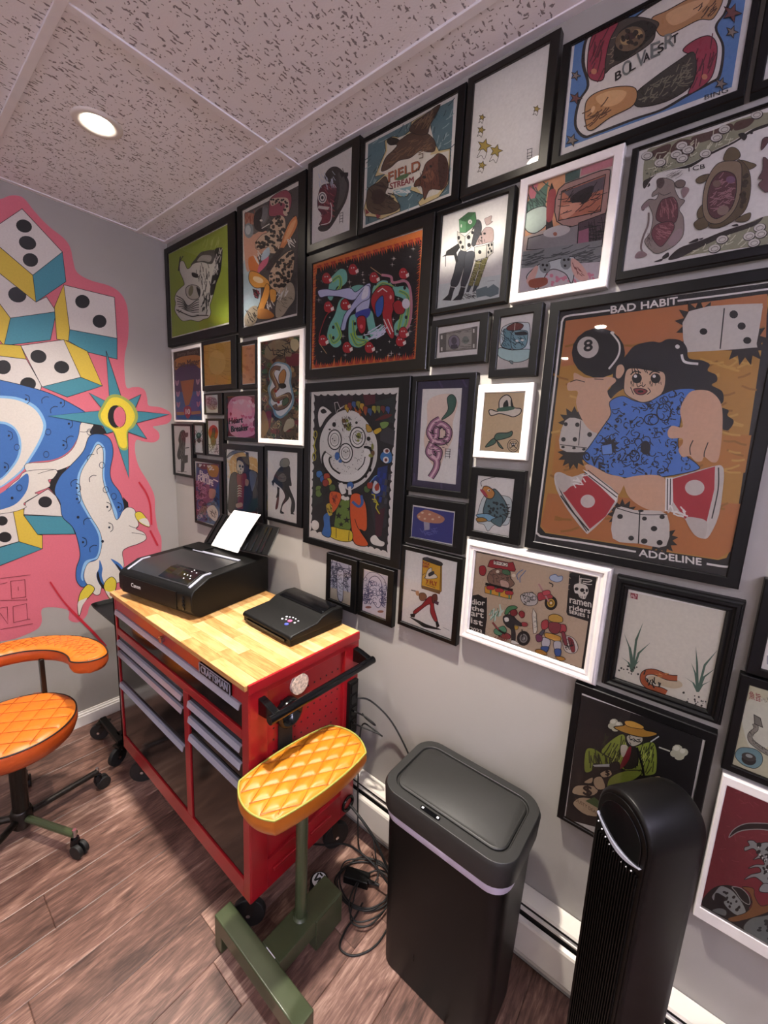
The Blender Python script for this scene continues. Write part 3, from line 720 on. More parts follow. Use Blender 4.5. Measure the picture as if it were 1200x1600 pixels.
obj('pedal_top', lathe(bmesh.new(), [(.0, .02), (.03, .02), (.034, .03), (.034, .052), (.03, .057), (0, .057)], (0, 0, 0), 32), 'black_plastic', pd, True)
# ================================================================== flat print engine: traced shapes laid on a picture plane
GLY = {}
def glyph(txt):
    if txt not in GLY:
        cu = bpy.data.curves.new('t', 'FONT'); cu.body = txt; cu.size = 1; cu.resolution_u = 3; cu.fill_mode = 'FRONT'
        ob = bpy.data.objects.new('t', cu); COL.objects.link(ob); bpy.context.view_layer.update()
        me = bpy.data.meshes.new_from_object(ob.evaluated_get(bpy.context.evaluated_depsgraph_get()))
        V = [(v.co.x, v.co.y) for v in me.vertices]; Fc = [list(p.vertices) for p in me.polygons]
        bpy.data.objects.remove(ob); bpy.data.curves.remove(cu); bpy.data.meshes.remove(me)
        GLY[txt] = (V, Fc)
    return GLY[txt]
def pts(s):
    if isinstance(s, str): return [tuple(float(c) for c in q.split(',')) for q in s.split()]
    return list(s)
HEX = {'k': '#121114', 'w': '#eceae6', 'r': '#b3222c', 'b': '#3a6fb5', 'y': '#e0b93c', 'g': '#5f8a4a', 'o': '#d9762c', 't': '#3f8a94', 'p': '#c76f86', 's': '#d9a277', 'e': '#8b8886', 'd': '#3b3736', 'n': '#6b4a36', 'm': '#7c3a44', 'l': '#c9c6c2', 'c': '#e6d5b8'}
LC = {}
def colr(c):
    if c not in LC: LC[c] = hexc(HEX.get(c, c))
    return LC[c]
class Art:
    def __init__(s, ax, val, sign, rect, zoom, dz=.000012):
        s.ax, s.val, s.sign, s.rect, s.dz = ax, val, sign, rect, dz
        s.V, s.F, s.C = [], [], []; s.n = 0; s.z(zoom); s.rnd = random.Random(3)
    def z(s, zoom): s.ox, s.oy, s.sc = zoom; return s
    def uv(s, p):
        q = at(s.ox+p[0]/s.sc, s.oy+p[1]/s.sc, s.ax, s.val)
        return (q.x if s.ax == 1 else q.y, q.z)
    def clip(s, P):
        u0, u1, v0, v1 = s.rect
        for k, lim, sg in ((0, u0, 1), (0, u1, -1), (1, v0, 1), (1, v1, -1)):
            out = []
            for i in range(len(P)):
                a, b = P[i-1], P[i]; ia, ib = sg*(a[k]-lim) >= 0, sg*(b[k]-lim) >= 0
                if ia != ib:
                    t = (lim-a[k])/(b[k]-a[k]); out.append((a[0]+(b[0]-a[0])*t, a[1]+(b[1]-a[1])*t))
                if ib: out.append(b)
            P = out
            if not P: return P
        return P
    def raw(s, U, c, cs=None):
        U = s.clip(U)
        if len(U) < 3: return
        d = s.val+s.sign*s.dz*s.n; b0 = len(s.V)
        for u, v in U: s.V.append((u, d, v) if s.ax == 1 else (d, u, v))
        s.F.append(list(range(b0, b0+len(U)))); s.C.append(c)
    def up(s): s.n += 1
    def _p(s, c, P): s.raw([s.uv(p) for p in P], colr(c))
    def p(s, c, P): s.up(); s._p(c, pts(P)); return s
    def s(s_, c, P, n=5): s_.up(); s_._p(c, [tuple(v) for v in catmull([(x, y, 0) for x, y in pts(P)], True, n)]); return s_
    def _l(s, c, P, w, closed=False):
        Q = []
        for q in P:
            if not Q or math.hypot(q[0]-Q[-1][0], q[1]-Q[-1][1]) > .3: Q.append((q[0], q[1]))
        if closed and len(Q) > 2 and math.hypot(Q[0][0]-Q[-1][0], Q[0][1]-Q[-1][1]) < .3: Q.pop()
        n = len(Q)
        if n < 2: return
        s.n += .5; L, R = [], []; h = w/2
        for i in range(n):
            a = Q[i-1] if (closed or i > 0) else None; b = Q[(i+1) % n] if (closed or i < n-1) else None; p = Q[i]
            d0 = (p[0]-a[0], p[1]-a[1]) if a else None; d1 = (b[0]-p[0], b[1]-p[1]) if b else None
            if d0: l0 = math.hypot(*d0); d0 = (d0[0]/l0, d0[1]/l0)
            if d1: l1 = math.hypot(*d1); d1 = (d1[0]/l1, d1[1]/l1)
            if d0 is None: nx, ny, k = -d1[1], d1[0], 1
            elif d1 is None: nx, ny, k = -d0[1], d0[0], 1
            else:
                nx, ny = -(d0[1]+d1[1]), d0[0]+d1[0]; m = math.hypot(nx, ny)
                if m < .25: nx, ny, k = -d1[1], d1[0], 1
                else: nx, ny = nx/m, ny/m; k = min(1.6, 2/m)
            L.append((p[0]+nx*h*k, p[1]+ny*h*k)); R.append((p[0]-nx*h*k, p[1]-ny*h*k))
        for i in range(n if closed else n-1):
            j = (i+1) % n; s._p(c, [L[i], L[j], R[j], R[i]])
            if w > 12: s.n += .35
    def l(s, c, P, w): s.up(); s._l(c, pts(P), w); return s
    def lc(s, c, P, w): s.up(); s._l(c, pts(P), w, True); return s
    def sl(s, c, P, w, n=5): s.up(); s._l(c, [tuple(v) for v in catmull([(x, y, 0) for x, y in pts(P)], False, n)], w); return s
    def so(s, c, k, P, w, n=5):
        Q = [tuple(v) for v in catmull([(x, y, 0) for x, y in pts(P)], True, n)]
        s.up(); s._p(c, Q); s.up(); s._l(k, Q, w, True); return s
    def po(s, c, k, P, w): P = pts(P); s.up(); s._p(c, P); s.up(); s._l(k, P, w, True); return s
    def ell(s, x, y, rx, ry, rot=0, n=18):
        ca, sa = math.cos(rot), math.sin(rot)
        return [(x+rx*math.cos(t)*ca-ry*math.sin(t)*sa, y+rx*math.cos(t)*sa+ry*math.sin(t)*ca) for t in [2*PI*i/n for i in range(n)]]
    def e(s, c, x, y, rx, ry=None, rot=0, n=18): s.up(); s._p(c, s.ell(x, y, rx, ry or rx, rot, n)); return s
    def eo(s, k, x, y, rx, ry, w, rot=0): s.up(); s._l(k, s.ell(x, y, rx, ry, rot), w, True); return s
    def es(s, c, L):
        s.up()
        for q in pts(L): s.n += .4; s._p(c, s.ell(q[0], q[1], q[2], q[3] if len(q) > 3 else q[2], 0, 10))
        return s
    def star(s, c, x, y, r, r2, n=5, rot=-PI/2, k=None, w=0):
        P = [(x+(r if i % 2 == 0 else r2)*math.cos(rot+PI*i/n), y+(r if i % 2 == 0 else r2)*math.sin(rot+PI*i/n)) for i in range(2*n)]
        s.up(); s._p(c, P)
        if k: s.up(); s._l(k, P, w, True)
        return s
    def t(s, c, txt, x0, y0, x1, y1, h, bold=0):
        V, Fc = glyph(txt)
        if not V: return s
        a, b = min(v[0] for v in V), max(v[0] for v in V); top = max(v[1] for v in V); s.up()
        M2 = [(x0+(v[0]-a)/(b-a)*(x1-x0), y0+(v[0]-a)/(b-a)*(y1-y0)-v[1]/top*h) for v in V]
        U = [s.uv(q) for q in M2]; cc = colr(c)
        s.n += .5
        for f in Fc: s.raw([U[i] for i in f], cc)
        if bold:
            for ox, oy in ((bold, 0), (-bold, 0), (0, bold), (0, -bold)):
                s.n += .5
                U = [s.uv((q[0]+ox, q[1]+oy)) for q in M2]
                for f in Fc: s.raw([U[i] for i in f], cc)
        return s
    def scat(s, P, n, fn, seed=1):
        """call fn(x, y, rng) at n random points inside polygon P"""
        P = pts(P); r = random.Random(seed); xs = [p[0] for p in P]; ys = [p[1] for p in P]; k = 0; g = 0
        while k < n and g < n*40:
            g += 1; x, y = r.uniform(min(xs), max(xs)), r.uniform(min(ys), max(ys)); ins = False
            for i in range(len(P)):
                (xa, ya), (xb, yb) = P[i-1], P[i]
                if (ya > y) != (yb > y) and x < (xb-xa)*(y-ya)/(yb-ya)+xa: ins = not ins
            if ins: fn(x, y, r); k += 1
        return s
    def dots(s, c, P, n, r0, r1, seed=1, asp=1):
        s.up()
        def f(x, y, r): s.n += .4; s._p(c, s.ell(x, y, r.uniform(r0, r1), r.uniform(r0, r1)*asp, r.uniform(0, 3), 8))
        return s.scat(P, n, f, seed)
    def hatch(s, c, P, n, ln, w, ang=0, jit=.4, seed=1):
        s.up()
        def f(x, y, r):
            a = ang+r.uniform(-jit, jit); q = ln*r.uniform(.6, 1.3)/2
            s._l(c, [(x-q*math.cos(a), y-q*math.sin(a)), (x, y+q*.12), (x+q*math.cos(a), y+q*math.sin(a))], w)
        return s.scat(P, n, f, seed)
    def curl(s, c, P, n, r0, w, seed=1):
        s.up()
        def f(x, y, r):
            a = r.uniform(0, 6); q = r0*r.uniform(.6, 1.3)
            s._l(c, [(x+q*math.cos(a+k*.7)*(1-k*.05), y+q*math.sin(a+k*.7)*(1-k*.05)) for k in range(6)], w)
        return s.scat(P, n, f, seed)
    def build(s, name, m, parent=None, loc=Vector((0, 0, 0))):
        #DBG
        me = bpy.data.meshes.new(name); me.from_pydata([tuple(Vector(v)-loc) for v in s.V], [], s.F)
        at_ = me.attributes.new('Col', 'FLOAT_COLOR', 'FACE')
        at_.data.foreach_set('color', [x for c in s.C for x in c])
        me.materials.append(MATS[m]); me.update()
        return link(bpy.data.objects.new(name, me), parent)
# zoom windows used while tracing: origin and scale
R3 = (240, 330, 5); R4 = (250, 520, 5.161); R5 = (470, 130, 4.444); R6 = (470, 330, 5.4545); R7 = (470, 580, 5.161); R8 = (620, 470, 4)
B1 = (710, 60, 3.81); B2 = (860, 0, 3.529); B3 = (810, 420, 3.077); B4 = (490, 840, 2.553); B5 = (860, 880, 3.479); B6 = (900, 1180, 3.81)
L2 = (360, 250, 5.714); D9 = (670, 290, 7.62); K5 = (720, 840, 5); T8 = (940, 180, 4.615); E1 = (1080, 880, 4.444); E2 = (1080, 1190, 5.16); S3 = (500, 850, 5.217)
M1 = (0, 280, 4); M2Z = (0, 600, 4)
# ------------------------------------------------------------------ frames
FRAMES = []
def frame(label, outer, inner, zoom, art, color='frame_black', t=.024, bg='w', ext=None, prof='flat'):
    """outer, inner: TL TR BR BL pixel corners of the moulding and of its opening; ext overrides the outer rectangle's sides that leave the photo"""
    def rect(Q, d):
        W = [at(x, y, 1, -d) for x, y in pts(Q)]
        return [(W[0].x+W[3].x)/2, (W[1].x+W[2].x)/2, (W[3].z+W[2].z)/2, (W[0].z+W[1].z)/2]
    O = rect(outer, t); I = rect(inner, t-.004)
    if ext:
        for k, v in ext.items():
            dlt = v-O[k]; O[k] = v; I[k] = I[k]+dlt if len(ext) and k in ext else I[k]
    I = [max(I[0], O[0]+.006), min(I[1], O[1]-.006), max(I[2], O[2]+.006), min(I[3], O[3]-.006)]
    base = Vector(((O[0]+O[1])/2, 0, O[2]))
    T = thing('picture_frame', label, 'picture frame', base)
    bm = bmesh.new(); e = .002
    def ins(f): return [O[i]+(I[i]-O[i])*f for i in range(4)]
    def grow(R, q): return [R[0]+q, R[1]-q, R[2]+q, R[3]-q]
    if prof == 'flat': P = [(O, .001), (O, t-e), (grow(O, e), t), (grow(I, -e), t), (I, t-e), (I, t-.0075)]
    else:
        P = [(O, .001), (O, t*.62), (ins(.08), t*.8), (ins(.2), t*.86), (ins(.26), t), (ins(.45), t), (ins(.55), t*.86), (ins(.66), t*.8), (ins(.78), t*.86), (ins(.86), t*.86), (ins(.94), t*.7), (I, t*.62), (I, t*.62-.006)]
    rings = [[bm.verts.new(Vector((x, -d, z))-base) for x, z in ((R[0], R[2]), (R[1], R[2]), (R[1], R[3]), (R[0], R[3]))] for R, d in P]
    for A, B in zip(rings, rings[1:]):
        for i in range(4): bm.faces.new((A[i], A[(i+1) % 4], B[(i+1) % 4], B[i]))
    obj('moulding', bm, color, T)
    pd_ = t-.0075 if prof == 'flat' else t*.62-.006
    a = Art(1, -pd_, -1, (I[0]-.001, I[1]+.001, I[2]-.001, I[3]+.001), zoom)
    a.raw([(I[0]-.002, I[2]-.002), (I[1]+.002, I[2]-.002), (I[1]+.002, I[3]+.002), (I[0]-.002, I[3]+.002)], colr(bg))
    a.rectw = I
    if art: art(a)
    a.build('print', 'print', T, base)
    gl = bmesh.new(); gy = -(t-.0015 if prof == 'flat' else t*.62-.001)
    gl.faces.new([gl.verts.new(Vector((x, gy, z))-base) for x, z in ((I[0], I[2]), (I[1], I[2]), (I[1], I[3]), (I[0], I[3]))])
    gme = bpy.data.meshes.new('glass'); gl.to_mesh(gme); gl.free(); gme.materials.append(MATS['glass']); link(bpy.data.objects.new('glass', gme), T)
    FRAMES.append(T)
    return T
# ================================================================== mural on the left wall
a = Art(0, .0006, 1, (-2.2, -.002, .1, 2.68), M1, .000015)
PK = '#c2626f'; DW = '#c6c0ba'; DY = '#c2a838'; DT = '#3a7d8c'; BLU = '#3563a0'; CRM = '#c9c4bb'
a.s(PK, '-100,130 0,125 60,103 120,105 160,130 215,200 300,290 400,370 440,430 455,500 480,580 560,630 680,665 750,710 790,780 803,880 800,1000 780,1100 778,1200 790,1300 830,1300 870,1300 905,1320 920,1370 930,1415 1000,1425 1060,1455 1072,1490 1050,1525 990,1540 955,1548 990,1580 995,1620 960,1645 900,1640 850,1632 845,1710 870,1800 930,1900 965,1980 970,2080 985,2180 1010,2260 990,2420 900,2590 690,2620 600,2645 560,2670 545,2720 510,2760 470,2770 430,2750 420,2690 270,2680 262,2760 245,2800 200,2830 100,2870 0,2890 -100,2900', 4)
def face(c, P): a.po(c, 'k', P, 4)
face(DY, '-60,900 0,780 65,868 25,1040 0,1010'); face(DW, '-40,560 0,590 225,768 290,735 352,828 65,868 0,780 -40,700'); face(DT, '65,868 352,828 315,1005 25,1040')
a.e('k', 108, 722, 58, 48, .3)
face(DW, '-40,300 0,278 138,185 390,455 205,600 0,425 -40,390'); face(DY, '-60,390 0,425 205,600 225,768 0,590 -60,540'); face(DT, '205,600 390,455 412,640 225,768')
for q in ((150, 293, 51, 40), (172, 398, 56, 42), (190, 505, 49, 42)): a.e('k', *q, .35)
face(DW, '398,660 715,738 732,995 435,940'); face(DY, '398,660 435,940 428,1012 355,1000 340,800'); face(DT, '435,940 732,995 732,1125 545,1080 428,1012')
a.e('k', 515, 765, 46, 42, .3).e('k', 622, 888, 44, 41, .3)
face(DY, '-60,1060 0,1030 130,1040 165,1125 0,1105'); face(DW, '-60,1120 0,1105 165,1125 260,1290 250,1330 0,1290 -60,1250')
a.e('k', 20, 1175, 48, 45).e('k', 175, 1280, 50, 42)
face(DW, '130,1040 398,1003 505,1238 262,1298'); face(DY, '398,1003 545,1075 640,1292 505,1238'); face(DT, '262,1298 505,1238 640,1292 420,1362')
a.e('k', 240, 1108, 51, 41, .2).e('k', 385, 1175, 48, 39, .2)
a.z(M2Z)
face(DW, '145,815 160,740 300,655 350,700 385,770 390,828'); a.e('k', 282, 737, 43, 35)
face(DT, '148,820 395,828 450,880 470,938 235,940'); face(DW, '-60,800 0,800 82,795 118,985 0,1018 -60,1020'); face(DY, '82,795 150,780 148,820 235,940 265,945 265,1030 118,985')
face(DT, '-60,1040 0,1022 118,985 265,1030 0,1135 -60,1150'); a.e('k', 12, 855, 36, 30).e('k', 30, 957, 42, 33)
a.s(BLU, '-100,-30 0,-25 150,10 300,55 430,115 540,182 505,240 490,320 440,410 340,470 170,495 120,560 0,620 -100,650').sl('k', '0,-25 150,10 300,55 430,115 540,182', 4)
a.s('#79a8cf', '-100,75 0,72 120,86 225,138 280,220 285,290 245,385 178,492 135,550 60,612 0,650 -100,690 -100,610 0,590 70,515 112,440 116,352 92,290 45,258 0,248 -100,248')
a.s(CRM, '-100,88 0,88 110,102 210,152 262,227 266,290 228,380 162,490 128,540 58,600 0,640 -100,680 -100,622 0,602 82,522 127,440 131,350 100,280 50,243 0,233 -100,233')
a.p('k', '575,240 620,250 672,308 600,322 550,335').p('k', '345,535 430,505 395,560 352,620 342,690 300,645')
a.so(CRM, 'k', '585,245 562,298 572,322 545,360 552,388 530,430 500,470 440,510 345,545 230,562 165,545 165,497 300,488 400,452 462,392 492,312 508,240', 3, 3)
a.so(CRM, 'k', '165,545 350,535 332,590 300,600 312,640 218,680 238,690 148,745 165,768 100,795 0,812 -100,820 -100,700 0,690 80,620 120,590', 3, 3)
a.s(BLU, '-60,700 0,685 90,622 165,560 180,600 165,670 110,740 40,775 -60,790').sl('k', '500,298 530,300 565,290', 3).sl('k', '235,562 290,545 350,533', 3)
a.p('k', '768,705 800,740 803,768 775,790')
a.so(BLU, 'k', '560,325 640,315 690,350 707,430 688,540 700,610 750,680 775,760 765,800 745,840 715,850 680,900 640,980 620,1090 560,1120 535,1180 545,1250 510,1268 477,1225 477,1150 500,1070 480,960 450,890 390,830 375,740 345,690 345,640 380,570 440,510 520,420', 4)
a.s('#7fabd0', '605,362 652,395 658,470 652,570 668,650 705,740 735,835 700,1000 640,1080 560,1110 520,1180 520,1230 505,1200 530,1110 600,1080 620,1000 605,920 545,820 492,720 480,620 496,540 560,440')
a.so(CRM, 'k', '608,378 640,402 645,470 640,570 655,650 690,740 722,842 745,835 765,795 800,770 840,785 852,830 866,880 850,905 900,930 912,970 860,1000 800,1020 765,1050 775,1130 762,1180 768,1220 740,1240 660,1255 640,1235 625,1310 590,1315 560,1270 530,1230 525,1180 550,1120 610,1092 636,1000 622,920 562,820 512,720 497,620 512,540 572,440', 3, 4)
a.s(BLU, '622,1100 640,1150 636,1200 655,1262 640,1275 612,1235 602,1190 618,1150').s('k', '612,1170 628,1230 650,1262 640,1278 606,1215').s(BLU, '692,1092 745,1120 775,1160 765,1190 720,1130').s('k', '720,1120 760,1160 770,1200 745,1165')
a.sl('k', '805,885 850,900 868,880', 3).sl('k', '822,930 870,935 905,945', 3)
a.so('#c9b83a', 'k', '545,1254 582,1265 588,1290 552,1335 520,1372 495,1450 484,1400 490,1345 505,1300', 4, 4).s(CRM, '489,1362 520,1345 545,1338 515,1385 495,1444 486,1400')
a.so('#c9b83a', 'k', '700,1205 726,1235 720,1290 692,1345 660,1300 648,1262 665,1225', 4, 4).s(CRM, '658,1293 690,1300 718,1286 712,1310 692,1340')
a.so('#c9b83a', 'k', '845,806 880,800 915,840 936,892 885,875 850,840', 3, 4).s(CRM, '868,850 915,840 934,888 890,872')
for q in '162,96 283,102 338,163 380,118 430,248 55,323 105,395 300,300 437,348 288,440 396,382 560,300 637,507 567,462 628,417 580,593 480,650 480,718 465,620 660,660 710,702 670,768 487,832 545,860 518,988 583,1030 640,983 682,896 740,770 30,520 120,648 75,712'.split():
    x, y = map(float, q.split(',')); k = int(x*7+y*3) % 4
    if k == 0: a.eo('#16233c', x, y, 17, 19, 3.5)
    elif k == 1: a.e('#0d1626', x, y, 9)
    elif k == 2: a.e('#0d1626', x, y, 7).sl('#0d1626', [(x-6, y-30), (x+18, y-18), (x+22, y+12), (x+6, y+28)], 4)
    else: a.sl('#0d1626', [(x-20, y+20), (x-22, y-5), (x, y-22), (x+22, y-20)], 4)
a.po(DT, 'k', '662,-208 760,90 770,118 880,65 838,168 1055,190 850,245 917,342 798,300 805,590 708,298 665,310 640,262 300,200 645,165 555,55 685,120', 4)
a.s('#8f9a49', '680,75 750,70 830,125 862,200 838,265 798,303 797,405 745,400 708,300 645,255 612,200 632,145').s('#d3be35', '690,90 750,88 812,132 842,200 822,255 790,300 790,392 748,388 712,295 655,250 628,200 648,150')
a.e('k', 722, 203, 48, 70, -.1).e(PK, 748, 206, 39, 64, -.1).eo('k', 730, 205, 56, 72, 3, -.1)
RD = '#b0202f'
a.sl(RD, '866,612 912,680 938,760 946,880', 11).sl(RD, '312,1235 390,1350 480,1450', 11).sl(RD, '430,1400 520,1490 585,1555 660,1640', 17).sl(RD, '937,915 965,970 985,1010', 12)
for q in ('0,1215 190,1192', '0,1534 205,1497', '0,1250 45,1240', '65,1232 155,1222 160,1330 72,1340 65,1232', '112,1265 114,1290', '165,1340 168,1350 0,1352', '80,1390 165,1372 172,1470 85,1490 80,1390', '0,1400 45,1392 48,1498 0,1430', '170,1470 188,1468'): a.l('#5a1620', q, 3)
mural = a.build('wall_mural', 'mural_paint', None, Vector((0, 0, 0)))
tag(mural, 'painted wall mural of dice, a blue clawed creature and a star on pink', 'mural')
# ================================================================== the pictures
def green(a):
    a.p('#9fb236', '118,338 578,104 588,868 145,985')
    a.hatch('#c3d27a', '390,240 530,190 520,270 400,290', 14, 60, 3, 1.9, .15)
    a.so('#e4e2da', 'k', '205,400 235,392 265,450 300,420 330,370 375,320 440,310 500,295 532,285 536,330 522,470 490,560 470,640 452,700 440,740 447,790 430,832 390,845 350,862 290,850 230,858 190,820 165,770 172,720 165,680 182,630 222,590 240,570 225,520 205,470', 4)
    a.s('#55524e', '290,420 330,368 378,318 480,308 465,400 430,412 380,398 330,405').s('#b9b5ac', '340,390 380,345 450,350 440,395 390,388')
    a.s('#1b1a1a', '480,300 532,288 534,330 520,470 488,560 465,650 440,640 455,520 480,420').hatch('w', '490,310 530,310 500,520 460,600 470,480', 22, 40, 4, 1.8)
    a.hatch('k', '320,430 440,420 430,590 340,600', 26, 42, 4, 1.5, .2).s('k', '300,480 340,490 345,520 305,510')
    a.so('#cfcabd', 'k', '255,600 300,575 350,590 365,630 350,680 300,690 260,660', 5).e('#8d8a6a', 292, 622, 18, 42, .2).s('k', '335,590 365,620 360,670 345,640')
    a.p('k', '205,360 215,350 200,470 190,465').l('k', '200,400 232,350', 6)
    for i in range(7): a.sl('k' if i % 2 == 0 else '#5d5b55', [(178+i*3, 660+i*22), (230, 690+i*14), (270, 740+i*10), (330, 700+i*18), (355, 690+i*20)], 7)
    a.sl('w', '175,745 230,775 290,800 350,800 420,800', 16).sl('k', '178,770 240,800 300,822 360,815 430,815', 8).sl('w', '180,790 240,830 330,840 420,825', 8)
    a.hatch('k', '380,620 450,560 430,800 380,790', 26, 46, 6, 1.7, .4)
frame('black framed cow skull drawing on lime green beside the mural corner', '256,387 368,331 368,520 262,541', '262,396 356.6,349 358,506 268,529', R3, green)
def leopard(a):
    a.p('#4b4848', '125,475 615,225 592,1370 130,1482').s('#b9cdd6', '120,900 230,880 270,1120 250,1300 130,1420 115,1200').s('#d8a88e', '125,600 240,640 330,640 360,760 200,900 160,1000 130,900')
    a.s('#6e6a69', '130,520 220,450 330,400 350,500 250,640 160,660').s('#c08a74', '130,500 160,470 220,490 230,560 140,580')
    a.e('#8f9aa0', 165, 630, 42, 68).e('#c7d0d2', 158, 625, 24, 42).hatch('#a3593f', '130,480 230,470 220,560 140,560', 16, 60, 6, 1.6)
    a.so('#a0485c', 'k', '355,350 430,290 500,270 545,320 540,420 500,500 440,500 350,500 345,420', 5)
    a.s('#d9c6b4', '360,350 440,335 510,345 525,420 505,500 470,470 490,400 440,380 370,410').dots('k', '360,350 510,350 520,480 480,460 480,400 370,405', 22, 7, 13, 2)
    a.so('#232225', 'k', '330,430 270,430 220,480 210,560 230,620 290,640 330,610 280,600 270,560 300,500', 4).s('#7d8084', '290,420 330,430 330,500 300,560 275,540 285,480').e('w', 275, 540, 13, 10).l('w', '280,612 350,570', 8)
    a.so('#d7bfa6', 'k', '370,540 430,495 480,510 495,580 480,700 440,780 430,830 350,830 330,780 240,800 225,740 280,670 340,640', 4)
    a.so('#d2b89c', 'k', '420,900 510,820 560,810 572,880 560,1000 520,1120 490,1200 430,1190 380,1150 350,1110 350,1010', 4)
    for P, sd in (('370,540 430,500 490,520 480,700 430,820 350,820 330,780 240,790 230,740 340,650', 3), ('420,910 550,815 570,880 550,1010 510,1120 420,1140 355,1110 355,1020', 5)):
        a.dots('#1c1715', P, 62, 10, 19, sd).dots('#8a5a35', P, 30, 3, 6, sd+1)
    a.so('#d98a4e', 'k', '600,530 585,500 540,540 500,620 470,700 440,800 470,800 520,730 570,650 600,580', 4).s('#e8b07a', '590,540 550,560 500,660 480,740 540,660')
    a.s('#3a2f2c', '440,790 480,800 420,900 360,980 330,980 330,930 380,860').hatch('#1a1413', '440,790 480,800 360,980 330,960', 16, 90, 6, 2.3, .2)
    a.s('#d9833f', '165,880 230,860 260,920 250,1000 180,1000').s('#d56a86', '260,940 340,850 330,930 250,1010').s('#bcd0dc', '290,830 345,780 350,850 280,900')
    a.so('#e0a548', 'k', '175,1000 230,1000 300,1040 350,1090 340,1150 300,1140 220,1140 170,1080', 5).e('#f2dcb0', 250, 1070, 50, 26, .4)
    a.so('#dfa044', 'k', '320,1110 352,1130 345,1220 310,1310 300,1340 250,1340 260,1290 290,1200', 4).s('#c98a3c', '240,1340 320,1330 380,1370 390,1400 330,1420 240,1410')
    a.so('#d4993e', 'k', '355,1160 410,1170 405,1260 365,1265', 4).s('#b3a58e', '130,1400 180,1320 240,1310 240,1420 200,1480 140,1480').hatch('k', '150,1350 230,1330 220,1460 150,1460', 16, 50, 5, 1)
    a.s('#b7ac97', '420,1260 520,1100 570,1130 575,1240 520,1320 470,1390 410,1400').hatch('#5a5248', '430,1260 560,1130 560,1240 450,1380', 14, 40, 4, .6)
    a.hatch('w', '430,1180 510,1160 500,1240 420,1240', 12, 60, 6, 2.0, .2).hatch('w', '330,1280 400,1280 400,1330 330,1330', 9, 46, 6, 1.1, .4).hatch('w', '520,720 590,680 590,740 520,780', 7, 60, 8, .9, .3).hatch('w', '215,850 270,830 260,920 230,930', 8, 60, 7, 1.2, .3)
    a.p('k', '200,1150 260,1170 250,1240 220,1230').hatch('#a33a4c', '200,1150 260,1170 250,1240 220,1230', 6, 40, 6, 1)
frame('tall black framed leopard and muscular figure print next to lime green picture', '371,322 478,264 475,507 371,527', '379,328 468,281.5 464,493 379,513', L2, leopard)
def head(a):
    a.s('#3a3737', '165,640 200,590 250,580 300,620 335,690 320,800 270,900 200,1010 140,1030 120,1000 180,960 220,850 240,730 180,680').s('#5a5757', '260,620 318,690 300,800 250,880 270,740')
    a.so('#6d2f3e', 'k', '140,720 180,700 240,700 250,760 230,820 220,880 200,980 130,985 150,940 140,900 120,870 118,800', 4)
    a.hatch('#b05a66', '140,720 240,710 220,960 140,960', 30, 34, 5, .9).e('w', 150, 795, 30, 40).eo('#2a2a4a', 150, 795, 20, 28, 6).e('k', 150, 795, 9, 13)
    a.hatch('#cfd8ea', '125,640 230,620 240,720 130,730', 26, 34, 4, 1.2, .3).p('#d9d3cc', '118,870 190,880 200,860 125,850').sl('w', '205,830 215,870 205,960 140,985', 6).s('#8a3644', '150,930 200,900 195,965 150,970')
    a.p('k', '270,620 330,620 330,640 310,680 300,640 285,660').l('k', '290,590 320,690', 4)
    for y in (905, 925, 945, 965): a.l('k', [(270, y), (295, y-8)], 3)
    a.l('k', '272,905 270,975', 3).l('k', '294,900 292,970', 3)
frame('narrow black framed drawing of a dark snarling demon head near the ceiling', '480,253 561,214 558,371 480,393', '487,262 550,229 547,361 487,381', R5, head, color='frame_satin')
